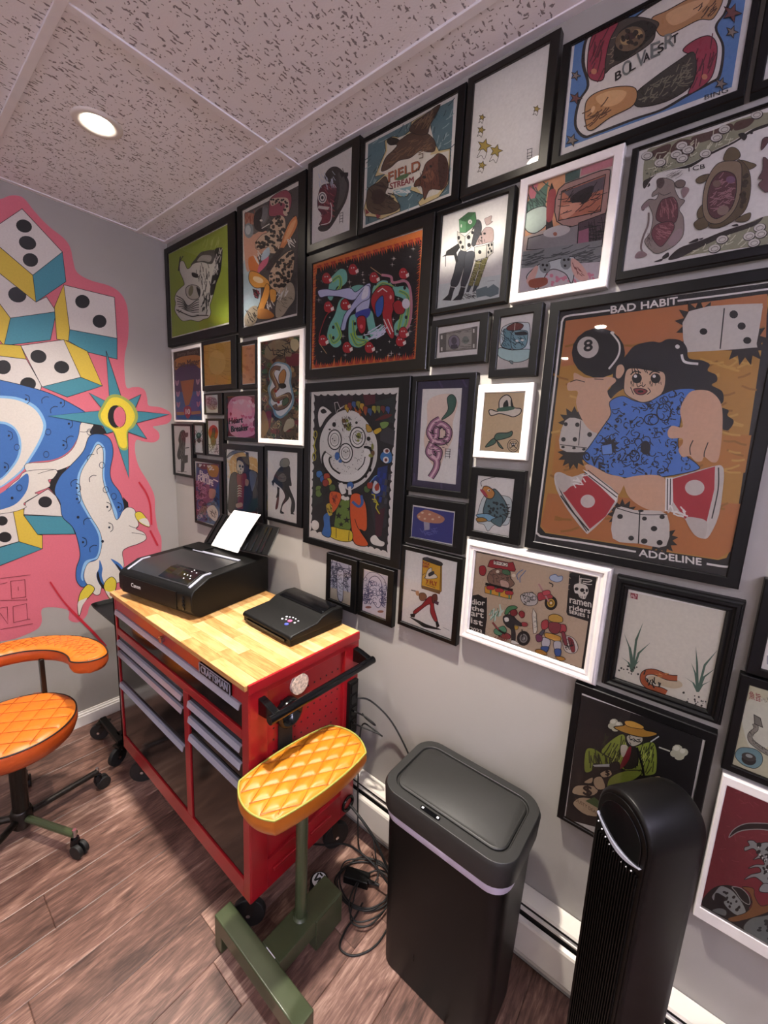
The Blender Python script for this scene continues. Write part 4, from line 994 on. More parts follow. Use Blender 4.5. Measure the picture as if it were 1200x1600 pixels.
def field(a):
    a.p('#5f7f88', '468,425 1062,110 1030,765 448,985').hatch('#9fb8bc', '468,425 1062,110 1030,765 448,985', 90, 60, 5, 2.2, .5).hatch('#35525a', '468,425 1062,110 1030,765 448,985', 60, 60, 5, 2.0, .5, 5)
    a.po('#d8c793', 'k', '972,148 940,215 900,260 912,380 960,470 1038,455 1035,560 1025,700 960,790 830,855 815,830 860,780 765,745 740,785 690,790 640,760 690,850 690,890 560,945 520,930 450,925 440,870 470,740 590,630 515,650 590,470 585,400 640,370 700,380 760,330 770,270', 4)
    a.p('#e7e3d8', '950,170 900,300 930,420 900,500 1030,470 1015,690 950,770 870,800 800,720 650,740 560,920 470,900 480,760 610,640 540,620 600,470 600,410 650,390 780,340 790,270')
    a.so('#5b4334', 'k', '600,400 640,378 680,400 760,350 860,340 930,400 930,470 880,480 830,470 760,520 680,540 620,590 560,610 590,520 640,470 670,430 620,430', 4).so('#4e382c', 'k', '755,330 790,270 850,230 970,150 900,290 880,350 820,360', 4)
    a.hatch('#8a6a4f', '680,420 900,360 900,460 720,520 600,580', 50, 44, 4, 2.6, .4).hatch('#8a6f55', '790,280 940,180 880,330', 24, 60, 4, 2.2, .3).s('#2f2a22', '600,400 640,378 685,395 660,425 620,430')
    a.t('#8c4b35', 'FIELD', 610, 690, 830, 600, 66, 2).t('k', 'FIELD', 614, 694, 834, 604, 66).t('#b56a45', 'FIELD', 610, 690, 830, 600, 62)
    a.s('#55784f', '660,670 700,640 750,630 740,655 690,675').t('#8e3d42', 'STREAM', 622, 738, 785, 690, 40, 2).p('#8fb5bd', '640,745 770,715 760,760 720,790 650,770').hatch('w', '645,745 765,720 755,765 660,775', 12, 40, 5, .2)
    a.so('#6b4234', 'k', '840,640 870,560 920,520 960,490 1010,520 1028,600 1020,690 980,740 900,740 860,810 840,720 790,720 800,680', 4).s('#8a5a45', '850,640 900,600 930,640 900,690 860,680').s('#472b24', '960,500 1010,530 1020,640 980,740 960,650').hatch('#3a241d', '800,600 1010,520 1000,740 820,720', 40, 34, 4, 1.6)
    a.e('k', 905, 580, 9).e('k', 860, 655, 14, 10)
    a.so('#5a4a3c', 'k', '470,740 540,690 590,650 610,710 590,770 640,810 690,850 660,890 560,915 490,900 460,850', 4).hatch('#33281f', '470,740 600,670 670,860 540,910', 40, 44, 5, .5).s('#3b2a25', '500,760 560,740 590,790 560,840 510,830').p('#8e3d42', '520,910 560,920 535,945').p('#8e3d42', '450,870 480,900 455,915')
    a.l('#6b5a40', '820,500 850,490 850,520 825,525', 6)
frame('black framed outdoor magazine cover collage of duck, hound and fish', '563,215.5 726.5,131 717.5,314.5 559,365', '570,222 715,145 706,307 566,356', R5, field)
def troll(a):
    for x, y, r in ((165, 470, 20), (160, 545, 24), (178, 640, 44), (165, 755, 26), (248, 670, 40), (490, 420, 22)):
        a.star('#b39a45', x, y, r, r*.45, rot=-1.3, k='k', w=4).sl('#55524e', [(x-r*.5, y+r*.6), (x-r, y+r*1.6), (x-r*.4, y+r*1.3), (x, y+r*1.8), (x+r*.4, y+r*.7)], 3)
    for y in (660, 682, 700, 715): a.l('k', [(432, y+4), (465, y-6)], 3)
    a.l('k', '437,660 434,718', 3).l('k', '462,655 459,712', 3)
frame('black framed drawing of little gold stars on white near the ceiling', '731,120 874,45 857,259.5 718,309', '741.5,129 859.6,66.6 841,254 730,292', B1, troll, color='frame_satin')
def blast(a):
    a.p('#5b86bd', '140,180 620,0 640,-120 1110,-260 1075,0 1000,480 80,815')
    a.s('#2b2320', '205,190 330,130 450,100 560,20 700,-40 980,-40 975,60 920,150 960,260 940,420 890,460 760,530 620,610 470,660 260,740 180,760 130,690 150,560 200,470 170,340').s('#e6e2dc', '215,200 330,145 450,110 560,35 700,-30 960,-40 960,60 905,150 945,260 925,410 880,450 750,520 610,600 460,650 260,725 190,745 145,685 165,560 215,470 190,340')
    a.so('#b98a5e', 'k', '560,100 640,60 800,-20 950,-30 900,100 820,110 700,170 620,200 580,160', 5).s('#d8ae82', '640,80 780,10 880,0 800,80 680,140').hatch('#4d3524', '800,0 920,0 900,100 820,90', 14, 60, 5, 2.4, .3)
    a.so('#4a443c', 'k', '300,160 450,95 590,120 580,170 560,230 450,310 340,370 300,400 310,280', 5).hatch('#8d8370', '310,190 560,130 520,240 320,370', 40, 40, 5, 2.6, .6).so('#17130f', 'k', '350,300 380,180 500,115 585,150 540,220 420,320 360,335', 4)
    a.e('#75604a', 440, 215, 88, 62, -.5).e('#b79a6c', 415, 225, 30, 24).e('#b79a6c', 480, 185, 28, 24).e('#3b1f22', 440, 200, 30, 20).dots('#2a2019', '370,240 420,170 510,150 500,240 400,280', 16, 9, 16)
    a.so('#a23b50', 'k', '375,125 300,160 230,200 205,330 215,430 290,440 305,330 330,220', 5).hatch('#5e1f2e', '340,150 230,230 215,420 290,420 310,280', 14, 90, 6, 1.9, .2).e('#c98a6a', 240, 395, 16)
    a.so('#a23b50', 'k', '730,280 800,220 880,200 920,260 900,400 850,470 760,520 800,420 800,320', 5).hatch('#5e1f2e', '800,240 900,220 890,400 780,500', 14, 90, 6, 1.9, .2).e('#c98a6a', 850, 425, 16)
    a.so('#3d3a33', 'k', '470,520 560,440 700,340 790,290 800,400 770,480 640,560 480,590', 5).hatch('#85806d', '490,530 770,310 770,460 500,580', 60, 44, 5, 2.5, .7)
    a.so('#c2915f', 'k', '190,640 200,560 260,510 370,480 470,490 460,580 330,650 240,715 205,715 195,680', 5).s('#ddb482', '250,540 340,500 420,510 380,570 300,590').hatch('#5a3a22', '195,600 300,560 310,680 210,710', 14, 70, 6, 2.5, .3).e('#e3c196', 235, 605, 10, 20, .4)
    for i, (c, ch) in enumerate(zip('kekekekek', 'BOLVAESRT')):
        x, y = 358+i*39, 450-i*25; a.t('#7b7f7e' if c == 'e' else 'k', ch, x, y, x+(52 if c == 'e' else 34), y-20, 78 if c == 'e' else 46, 1.5)
    for x, y, r in ((1000, 75, 55), (1000, 180, 36), (140, 420, 28), (140, 545, 36), (120, 775, 36), (940, 465, 36), (560, 10, 24)): a.star('#7c4a45' if r > 36 or y > 500 and y < 600 else '#8d7f74', x, y, r, r*.42, rot=-1.2, k='k', w=5)
    a.t('k', 'CPT', 150, 180, 240, 130, 22).t('k', 'BING', 850, 555, 980, 510, 26)
frame('large black framed print of two tattooed fists on sky blue', '881,42.5 1194,-64 1167.5,154 861.4,255', '897,44 1182,-48 1153,144.5 874,242', B2, blast, t=.026)
frame('black frame mostly out of view at the ceiling beyond the tattooed fists', '1199,-90 1500,-180 1460,30 1184.5,152', '1215,-80 1480,-160 1440,20 1205,135', B2, lambda a: a.p('#8a7f78', '1300,0 1600,0 1600,300 1300,400'), t=.026, ext={1: 3.36})
def tcb(a):
    a.s('#9a9a80', '300,500 320,270 420,220 560,170 800,110 960,40 1200,-20 1200,60 1060,110 960,180 800,260 640,350 460,400 360,440').s('#231c1c', '300,480 350,450 470,400 640,352 800,262 960,185 1080,105 1200,60 1200,80 1080,125 960,200 780,290 640,375 500,395 380,440 310,530')
    a.s('#5a4038', '320,290 420,230 500,210 470,290 420,330 380,300').s('#5a4038', '500,240 560,180 650,180 690,220 640,290 560,330 510,300').s('#5a4038', '650,160 800,110 930,60 940,110 800,170 690,200').s('#5a4038', '970,50 1100,20 1060,80 960,110')
    a.hatch('#d6d6bf', '320,290 960,40 940,180 640,330 330,430', 40, 60, 6, 2.4, .8).dots('#4d4d3c', '310,400 640,300 900,180 780,250 460,390 330,470', 40, 3, 5)
    for x, y in ((580, 222), (625, 252), (540, 285), (583, 315), (423, 345), (330, 295), (887, 105), (830, 165), (750, 280), (1120, 0)): a.e('#3a3432', x, y, 46, 32, -.3).e('#d9d6d0', x-2, y-3, 41, 27, -.3).eo('#6f6a66', x, y, 26, 15, 4, -.3)
    a.s('#9a9a80', '480,1040 640,950 820,860 1000,800 1180,730 1210,760 1210,920 1000,960 700,1000').s('#2c2422', '480,1040 560,960 700,910 900,830 1090,770 1165,735 1100,800 900,870 700,960 560,1030')
    a.hatch('#d6d6bf', '600,1010 900,870 1200,780 1200,900 700,1000', 30, 60, 6, 2.6, .6)
    for x, y in ((870, 900), (815, 965), (1140, 815), (1065, 875), (1150, 860), (1100, 925)): a.e('#3a3432', x, y, 48, 32, -.3).e('#d9d6d0', x-2, y-3, 42, 27, -.3).eo('#6f6a66', x, y, 26, 15, 4, -.3)
    for P in ('630,920 690,890 695,910 640,925', '700,895 735,885 720,900', '440,1020 480,990 485,1020 445,1040', '375,1060 440,1035 430,1055', '935,800 975,785 985,800', '985,140 1020,130 1050,150 1030,185 1000,165', '1060,130 1090,125 1085,140', '330,520 345,490 350,510'): a.s('#231c1c', P, 3)
    a.t('k', 'TCB', 610, 412, 745, 385, 32)
    # mouse
    a.sl('#8a7a78', '340,705 335,790 300,880 285,960 310,1010', 14).so('#9a8d86', 'k', '400,470 450,455 520,480 530,540 560,600 600,620 560,680 590,740 590,860 540,930 480,970 400,1000 350,970 310,910 350,850 370,740 350,670 330,650 300,690 290,660 340,610 390,610 410,570 365,590 370,560 400,530', 4)
    a.so('#7b6c66', 'k', '530,490 570,468 605,485 590,520 545,525', 4).s('#5b4c4a', '400,470 440,455 455,490 430,530 405,520').sl('k', '410,560 450,580 500,560', 4).hatch('#5b4c4a', '330,860 360,830 370,960 330,950', 10, 40, 4, 1.4)
    a.so('#6d3f45', 'k', '470,600 520,595 550,650 545,750 500,790 400,760 400,690 430,620', 4).hatch('#a87076', '430,620 530,610 540,740 420,740', 30, 40, 5, 1.4).so('#7a444c', 'k', '400,790 500,770 525,810 490,880 430,950 380,910 360,850', 4).hatch('#b0767c', '390,800 510,790 480,880 400,910', 34, 30, 5, .4)
    a.s('#a58f93', '480,930 520,850 570,820 580,860 530,940').s('#9b8286', '575,545 600,520 632,535 620,570 590,600').s('#9b8286', '240,1030 260,990 300,985 330,1010 290,1030').s('#9b8286', '290,690 300,650 340,630 340,655')
    a.hatch('#4a403e', '440,430 560,400 560,450 470,450', 10, 80, 2, -.4, .3)
    # turtle
    for P in ('880,330 900,260 940,235 985,255 1000,300 960,330', '1000,330 1070,345 1115,365 1070,395 1010,390', '780,430 720,440 680,470 700,495 750,480', '690,760 740,730 770,800 700,830 665,790', '960,760 1030,720 1075,710 1060,760 1000,775', '690,700 730,650 750,720 700,750', '1000,600 1040,590 1050,660 1000,720'): a.so('#6a5c42', 'k', P, 4, 4)
    a.so('#5f5138', 'k', '980,330 1060,400 1075,540 1040,680 960,760 850,815 770,800 900,700 1000,560', 4).so('#8f7d66', 'k', '830,360 920,335 1000,350 1010,450 1000,580 950,700 860,780 780,780 735,720 730,600 760,470', 5)
    a.so('#5c3439', 'k', '870,410 960,440 970,560 930,680 830,750 770,700 765,580 800,470', 5).hatch('#a0747c', '850,430 950,450 930,650 830,720 780,640', 50, 50, 6, 2.8, .6).e('#7d5a78', 930, 470, 34, 26).e('#7a6358', 830, 500, 30, 26).e('#8f7a70', 875, 690, 44, 34, -.4).dots('#3a2f20', '1030,440 1060,440 1040,640 1000,700 1000,560', 12, 12, 22)
    for P in ('1160,180 1200,165 1200,200 1150,260', '1165,310 1210,360 1200,560 1130,510 1160,470 1130,460 1160,400'): a.so('#6b4a4c', 'k', P, 4, 3)
frame('black framed anatomical drawing of a mouse and a turtle', '989,221 1280,144 1250,385 960.6,442', '1000,225 1268,155 1240,372 973,426.5', T8, tcb, ext={1: 3.40})
def dicehead(a):
    a.p('#dde5e2', '95,1180 850,1060 835,1340 90,1475').p('#74868a', '560,1240 690,1195 700,1220 770,1172 835,1220 830,1290 730,1330 680,1310 570,1335')
    a.so('#3c3f45', 'k', '560,420 610,420 630,480 620,560 560,700 520,720 500,600', 4).so('#3c4047', 'k', '360,790 450,790 420,960 340,1190 260,1180 300,1030', 5).so('#444850', 'k', '440,810 540,790 520,960 440,1190 380,1190 420,980', 5)
    a.p('#1f2022', '155,850 200,820 210,780 350,690 370,740 330,800 350,900 325,930 300,830 220,835').l('k', '200,830 200,965', 8)
    a.p('#2c2e33', '260,1190 320,1195 295,1260 265,1370 160,1365 230,1300').p('#2c2e33', '385,1190 440,1195 420,1280 390,1360 280,1370 350,1300').l('w', '262,1205 318,1212', 8).l('w', '388,1205 438,1210', 8)
    a.po('#3f7d4c', 'k', '360,405 470,320 555,318 570,430 545,480 440,560 370,560', 5).p('#2e6239', '360,405 470,320 555,318 445,430').p('#60996a', '360,410 445,435 440,560 370,555').e('w', 492, 432, 27, 30).eo('k', 492, 432, 27, 30, 4).l('k', '478,448 506,416', 4).l('k', '480,420 505,446', 4).s('#dfe8d8', '385,460 395,470 392,500 378,490')
    a.po('#d9d5ca', 'k', '340,545 430,610 435,785 380,770 345,660', 5).po('#e5e2d8', 'k', '430,610 545,510 500,740 435,785', 5).es('k', '357,622,17,24 378,676,17,22 403,733,17,22 475,615,22,26 480,708,22,26 520,560,16,20')
    a.so('#b59f9a', 'k', '560,700 610,590 640,540 680,500 740,500 770,540 765,660 700,680 620,700', 4).so('#c3ada8', 'k', '665,400 700,380 750,360 740,420 760,430 700,470 680,460', 4).es('k', '622,580,12,16 665,572,16,14 630,620,9,12').hatch('k', '590,650 680,620 680,660 600,690', 9, 40, 5, 1.3, .4)
    a.po('#dddbcf', 'k', '545,735 690,705 685,860 550,895', 5).po('#cfcbbf', 'k', '690,705 768,675 765,800 690,860', 5).es('k', '608,793,20,24 714,712,12,20 750,705,12,18 710,795,12,20 745,780,12,18 728,752,10,16')
    a.po('#8d8850', 'k', '560,900 620,895 570,1060 520,1200 470,1190 520,1040', 4).po('#8d8850', 'k', '625,890 710,850 640,1050 590,1200 540,1190 590,1040', 4).hatch('#3a3a28', '560,900 700,860 600,1190 480,1190', 50, 34, 5, 1.9, .2).hatch('#e0dba8', '560,900 700,860 600,1190 480,1190', 36, 24, 5, .2, .2)
    a.p('#4a5058', '470,1190 515,1195 480,1270 445,1270').p('#4a5058', '540,1190 590,1195 555,1260 520,1270').hatch('k', '390,1290 560,1280 540,1350 400,1360', 26, 40, 5, .4, .5)
    a.l('#9a9a9a', '700,1140 785,1132', 4)
frame('black framed drawing of two walking figures with dice for heads', '682.6,331 805.8,288 788.7,473 672.5,490', '691.6,335 794.5,303 781,464 682.6,483', D9, dicehead)
def gamer(a):
    a.p('#c9b8ae', '440,880 940,712 862,1435 388,1512').p('#e0a77c', '440,880 660,800 650,1100 420,1180').p('#5c8a78', '430,980 560,850 540,1020 430,1130').p('#d87f8a', '450,880 500,860 480,950 440,960').hatch('#2f4f46', '440,900 560,860 530,1050 430,1100', 30, 50, 6, 1)
    a.so('#cfe0d2', 'k', '420,1130 430,1040 540,1000 560,1090 480,1160', 5).p('#c8848c', '760,770 945,705 940,760 750,820').p('#3f5f58', '660,800 750,775 745,830 660,860')
    a.po('#2a1e20', 'k', '580,860 600,920 580,1080 590,1140 545,1150 550,1060 560,920', 4).s('#a84448', '560,920 605,910 585,1070 548,1080')
    a.so('#b8948a', 'k', '620,900 760,830 910,780 925,830 890,1080 760,1120 610,1090', 6, 3).po('#c47d62', 'k', '640,910 900,810 870,1030 620,1085', 6).p('#6a6068', '650,915 895,820 885,900 700,960').s('#2b2428', '690,950 760,900 830,880 800,960 720,990').s('#e0a58a', '640,1000 760,980 690,1060 640,1070').hatch('k', '640,910 890,820 860,1020 640,1070', 30, 70, 4, 2.6, .5)
    a.po('#9a9798', 'k', '440,1190 740,1110 735,1240 430,1260', 5).e('#d3d0ce', 610, 1150, 82, 32, -.2).e('#b0705a', 600, 1165, 12).po('#5a4a52', 'k', '740,1100 900,1040 880,1240 730,1240', 5).hatch('k', '800,1120 890,1090 880,1220 800,1230', 22, 60, 4, 0, .1).hatch('k', '800,1120 890,1090 880,1220 800,1230', 18, 60, 4, 1.5, .1).p('#a96a80', '740,1150 800,1130 800,1230 735,1240')
    a.p('#8f9394', '410,1270 880,1200 870,1340 400,1370').hatch('#4f5456', '410,1280 880,1210 870,1340 400,1360', 50, 90, 5, 2.9, .15)
    a.p('#cfc8cc', '395,1370 870,1330 862,1435 388,1512').dots('#d98aa0', '540,1400 860,1380 850,1430 540,1480', 30, 6, 14)
    a.so('#cdd5d6', 'k', '430,1420 500,1350 560,1330 690,1300 720,1330 700,1460 660,1400 570,1380 500,1490 470,1470', 5).es('#8a9294', '540,1360,34,40 665,1335,34,44').es('k', '528,1350,8 552,1352,8 540,1378,8 655,1320,8 680,1318,8 660,1355,8').s('#e3b8ab', '700,1310 760,1350 800,1430 740,1440 700,1380').s('#e3b8ab', '430,1440 480,1360 500,1370 460,1470').s('#a0563f', '450,1440 540,1425 555,1460 500,1485 450,1480').hatch('#8a4a44', '700,1320 800,1420 720,1430', 8, 40, 4, 1)
frame('white framed drawing of hands playing a game console by a television', '812,279 975,224 949,448.5 796.6,473', '824.7,290 958,246 936,436.6 811,457.6', B1, gamer, color='frame_white')
def devil(a):
    a.p('#d9803c', '108,440 1038,158 978,1265 88,1345').p('#141318', '130,490 1030,240 965,1245 108,1320')
    a.up()
    r = random.Random(2)
    def fl(x0, y0, x1, y1, n, nx, ny):
        for i in range(n):
            t = (i+.5)/n; x, y = x0+(x1-x0)*t, y0+(y1-y0)*t; h = r.uniform(30, 75); a.n += .3
            a._p('#b8402a' if i % 3 else '#d9702f', [(x-11, y), (x+11, y), (x+nx*h*.5+7, y+ny*h*.5), (x+nx*h, y+ny*h+r.uniform(-6, 6)), (x+nx*h*.4-6, y+ny*h*.45)])
    fl(115, 470, 1035, 215, 46, .15, 1); fl(100, 1335, 975, 1258, 46, .1, -1)
    fl(108, 470, 95, 1330, 40, .5, -.4); fl(1035, 230, 975, 1255, 46, -.5, .3)
    a.up()
    def spk(x, y, r): a.n += .5; q = r.uniform(8, 26); a._p('w', [(x-q, y), (x, y-2), (x+q, y), (x, y+2)]); a.n += .3; a._p('w', [(x, y-q), (x+2, y), (x, y+q), (x-2, y)])
    a.scat('150,520 980,300 930,1220 130,1280', 64, spk, 5)
    for P in ('250,580 280,540 340,490 390,510 400,590 360,640 310,650 270,760 230,740 235,660', '330,760 390,740 420,860 360,960 330,1050 350,1130 290,1165 225,1090 240,980 290,880', '420,900 480,880 500,960 470,1050 560,1060 590,1100 500,1165 420,1130 405,1020', '430,650 500,625 560,650 520,720 450,700', '620,640 690,590 760,600 800,640 900,640 940,720 930,900 890,1020 800,1060 800,960 870,880 880,760 800,720 700,660 650,720 610,720', '560,900 610,850 650,1000 700,960 690,1060 600,1080'):
        a.so('#7fc6b8', '#0d2a26', P, 7)
    for P in ('270,600 330,560 340,640 280,720', '300,950 340,1060 280,1120 250,1050', '450,930 470,1080 560,1110 480,1140 430,1040', '840,680 920,740 900,960 840,1010 870,860', '640,680 700,620 790,650'):
        a.sl('#a8cc4e', P.replace(',', ','), 26)
        a.sl('#3f8f86', P, 8)
    a.es('k', '280,990,11,16 280,1080,11,16 380,1030,11,16 465,960,11,16 540,1075,11,16 640,620,11,16 700,575,11,16 755,600,11,16 830,630,12,17 888,655,12,17 900,905,11,16 825,1025,11,16 645,940,11,16 775,660,11,16')
    a.sl('#c9889a', '690,545 770,560 790,610 900,600 940,700 940,900 900,1010 820,1070', 22)
    a.so('#c9cdea', '#22265c', '150,680 220,665 300,675 420,655 470,690 540,640 590,615 600,660 590,800 560,870 500,900 470,850 500,740 440,760 330,730 230,725 170,735', 6)
    a.so('#bfc4e6', '#22265c', '540,660 590,640 590,740 520,780 440,860 400,930 380,1010 345,1010 360,940 380,880 450,780', 6).s('#3d4aa8', '470,870 590,830 580,900 500,930').s('#e9e9f4', '545,650 580,650 570,730 520,750')
    a.so('#b3232d', 'k', '620,700 680,640 760,640 800,700 800,820 780,900 800,1060 770,1085 720,1000 700,900 690,850 650,900 610,820 600,760', 7).so('#b3232d', 'k', '485,910 550,900 555,1010 520,1045 490,1000', 6).so('#2f62b8', 'k', '640,790 700,720 710,800 690,880 650,900', 5)
    a.so('#a8202a', 'k', '790,790 840,760 890,810 880,870 830,880 800,850', 6).e('#e8e6f0', 900, 790, 34, 44).hatch('#d9dcf0', '560,1040 700,960 720,1040 620,1100', 22, 90, 8, 2.6, .3).l('w', '660,690 700,660 740,690', 9).l('w', '710,920 770,1050', 9).l('w', '745,920 790,1030', 8).e('#e86a78', 520, 985, 14, 18).e('#f0b8bc', 770, 735, 10, 18)
    for x, y in ((225, 575), (450, 500), (630, 570), (880, 535), (240, 820), (195, 1105), (400, 1165), (590, 1165), (855, 1110), (385, 800), (880, 1040)): a.so('#b5262f', 'k', [(x-42, y), (x-25, y-42), (x+10, y-50), (x+38, y-12), (x+45, y+20), (x+20, y+45), (x-25, y+40)], 5, 3).p('#f0e9e2', [(x+18, y+8), (x+44, y-8), (x+48, y+22), (x+26, y+34)]).es('w', f'{x-14},{y-14},6,6 {x+6},{y-16},6,6')
    a.sl('#b5262f', '160,1080 180,1000 230,880 300,845', 6).l('#d8b27c', '600,480 690,545', 5).l('#d8b27c', '165,1130 225,1215', 5)
frame('black framed print of a red devil woman coiled in a serpent with flame border', '480,399.7 679,331 665,579 475.5,591', '489,410.7 660.7,358.4 649.7,562 485.6,576.6', R6, devil, color='frame_satin', t=.028)
def dollar(a):
    a.po('#a9a59c', '#4a4742', '268,208 503,160 497,300 268,322', 3).lc('#5b5852', '278,214 495,170 489,295 277,313', 3).p('#6e6b64', '270,208 310,200 308,320 268,322').p('#6e6b64', '470,168 503,162 497,300 466,304')
    a.e('#8b8494', 358, 258, 34, 42).e('#5b5560', 358, 250, 17, 24).p('#4b4650', '335,300 340,275 376,272 384,297').eo('#4a4742', 358, 258, 36, 44, 3).e('#7f8a80', 430, 245, 20, 24).t('#4a4742', 'ONE', 405, 262, 455, 256, 14)
    for x, y in ((276, 240), (276, 315), (476, 200), (476, 295)): a.t('#e4e2da', '1', x, y, x+10, y-1, 24)
    a.hatch('#5b5852', '315,205 465,175 465,190 315,218', 12, 24, 2, -.15, .1).hatch('#5b5852', '395,280 465,272 465,298 395,304', 10, 24, 2, -.1, .1)
frame('small black framed one dollar bill', '673.7,501 764.5,487 757.5,565.5 671,572', '684.5,510.5 750,502.5 746,554 681,559.5', R8, dollar)
def ice(a):
    a.p('#cfcac6', '640,330 825,340 820,420 625,425').so('#d8e4e6', 'k', '655,180 690,150 740,135 800,135 830,150 832,260 828,310 720,305 650,280', 4)
    a.so('#6f99a6', 'k', '668,180 720,190 722,295 655,285 672,240', 4).so('#7fa9b4', 'k', '722,195 800,185 820,210 800,290 722,298', 4).hatch('#2d4a55', '660,190 810,195 800,290 660,285', 34, 30, 4, .8).so('#7a4038', 'k', '690,165 740,138 790,150 770,180 700,185', 4).l('#d8c9b8', '740,140 735,185', 4).s('#2a2a2e', '740,200 800,190 815,212 750,215').e('w', 752, 250, 10, 7).e('w', 785, 246, 10, 7).sl('k', '735,275 760,262 790,275', 4)
    a.so('#b9d8d6', 'k', '640,295 720,308 835,305 825,360 740,385 640,350', 4).so('#7e8f94', 'k', '705,375 712,390 725,395 724,378', 3)
frame('small black framed drawing of a frozen face in an ice cube', '771,485 848,471 837.5,587 762.5,590', '782.5,496 834,489 825.5,574.5 775.5,577', R8, ice)
def badhabit(a):
    a.p('#17171a', '185,205 1260,60 1060,1520 80,1310').p('#b98a3a', '228,250 1196,120 1204,150 1030,1330 1000,1390 960,1400 130,1270 105,1240 110,1200').p('#b87545', '228,250 1196,120 1190,340 205,470').p('#b97d35', '180,800 1120,800 1090,980 160,1000').p('#b8743a', '140,1080 1070,1130 1020,1360 960,1395 130,1265 108,1230')
    a.hatch('#9c6c28', '210,300 1180,160 1010,1360 140,1240', 70, 70, 10, -.1, .5).hatch('#cba04e', '210,500 1120,400 1060,1000 150,1000', 60, 80, 10, -.1, .5, 4)
    a.sl('w', '440,200 330,215 235,228 212,250 205,300 170,600 120,1000 88,1240 95,1275 130,1290 300,1315 565,1360', 9).sl('w', '765,155 1000,125 1200,98 1320,85', 9).sl('w', '905,1418 1000,1432 1022,1420 1040,1330 1110,1000 1200,520', 10)
    a.t('w', 'BAD HABIT', 445, 215, 765, 170, 34, 1.5).t('w', 'ADDELINE', 580, 1380, 880, 1425, 32, 1.5)
    def burst(cx, cy, n, r, r2, c='#221b17'): a.star(c, cx, cy, r, r2, n)
    burst(870, 265, 13, 120, 78); burst(1090, 350, 13, 118, 76); burst(270, 740, 12, 80, 52); burst(265, 890, 13, 78, 50); burst(500, 1180, 12, 75, 48); burst(690, 1300, 13, 80, 52)
    W = '#cfcac3'
    a.s(W, '820,205 1140,168 1172,178 1172,200 1145,360 1125,380 830,400 800,385', 3).sl('k', '990,190 970,385', 6)
    a.es('k', '890,302,19,16 1035,220,21,20 1073,276,20,18 1100,345,20,17')
    a.s(W, '225,730 300,725 380,790 345,860 320,880 200,865', 3).l('k', '200,845 330,862', 4).l('k', '300,730 290,850', 4).es('k', '228,747,10 284,750,11 217,820,11 272,820,11 343,797,12 215,857,9,6 268,862,9,6 315,868,9,6')
    # girl
    a.s('#15141a', '515,420 560,370 640,350 680,355 720,338 780,345 810,380 820,430 880,440 920,460 910,490 950,510 955,540 930,560 980,590 985,640 960,660 1010,680 1005,705 1035,730 1020,765 990,775 900,720 700,620 640,560 500,580 420,650 408,610 450,560 460,480')
    SK = '#d3ad90'; SK2 = '#c39b80'
    a.s(SK, '270,500 330,525 440,520 470,540 430,580 440,620 470,640 450,700 420,760 380,790 330,760 290,690 278,640 285,590 240,585 238,550 265,540').sl('k', '250,545 280,535 320,545', 4).sl('k', '365,530 410,532', 4)
    a.e('#131217', 385, 405, 128, 120).e('#cfc9c2', 335, 378, 52, 52).t('k', '8', 316, 398, 356, 392, 52, 2.5).sl('w', '445,305 485,360 480,420 435,482', 9).e('w', 452, 308, 10, 7)
    a.s('#d9b697', '475,470 500,462 510,490 490,525 470,520').so('#d9b89a', 'k', '520,490 560,478 640,490 700,500 705,560 680,610 610,642 560,630 515,600 508,560', 3)
    for ex in (570, 660): a.e('k', ex, 527, 24, 24).e('w', ex-7, 517, 8, 8).sl('k', [(ex-30, 510), (ex-10, 494), (ex+20, 500)], 6); a.hatch('k', [(ex-30, 545), (ex+30, 545), (ex+25, 562), (ex-25, 562)], 8, 16, 3, 1.5, .2)
    a.hatch('k', '545,480 690,480 690,500 545,500', 8, 26, 4, 1.2, .3).sl('k', '570,555 575,568 592,560 600,568 612,556', 4).so('#8e3438', 'k', '555,580 580,575 600,578 620,588 600,605 570,602', 4).e('k', 588, 590, 14, 6).sl('k', '540,570 548,590 555,605', 4).sl('k', '622,572 635,590 618,605', 4).e('w', 765, 375, 11, 10, .3).sl('w', '785,412 800,448 865,458', 12)
    a.so('#4b7fd0', 'k', '440,640 500,612 560,635 620,642 690,605 760,580 850,580 830,620 790,660 780,730 770,800 775,870 860,940 862,965 760,990 640,1005 520,1005 430,985 340,940 310,900 345,850 400,770 445,700', 4)
    dress = '450,650 520,620 620,650 760,590 830,590 770,740 760,870 850,950 640,995 430,975 330,900 420,760'
    a.curl('#12182a', dress, 110, 17, 4, 3).dots('#12182a', dress, 46, 4, 9, 8).hatch('#12182a', dress, 60, 34, 4, .4, 1.4, 9).eo('#12182a', 640, 725, 34, 26, 5).e('#12182a', 612, 860, 24, 34).eo('#12182a', 700, 690, 34, 40, 5).eo('#12182a', 560, 900, 22, 26, 5)
    for i, ch in enumerate('OVE'): a.t('#12182a', ch, 316+i*36, 915+i*26, 345+i*36, 925+i*26, 38, 2)
    burst(440, 850, 10, 50, 28, '#12182a'); a.po('#6c9ae0', '#12182a', '400,850 450,840 455,890 405,895', 4)
    a.s(SK, '850,585 920,590 970,640 982,720 975,840 960,920 930,930 895,905 880,925 850,925 825,900 790,905 770,870 790,840 785,815 730,815 718,785 740,755 790,760 778,680 810,610').sl('k', '840,825 825,860 828,895', 5).sl('k', '912,835 895,880 893,905', 5)
    a.s(SK, '340,940 430,985 510,1010 480,1090 440,1080 330,970').s(SK, '520,1005 700,1003 705,1165 620,1155 545,1110 515,1060')
    R_ = '#ad2230'
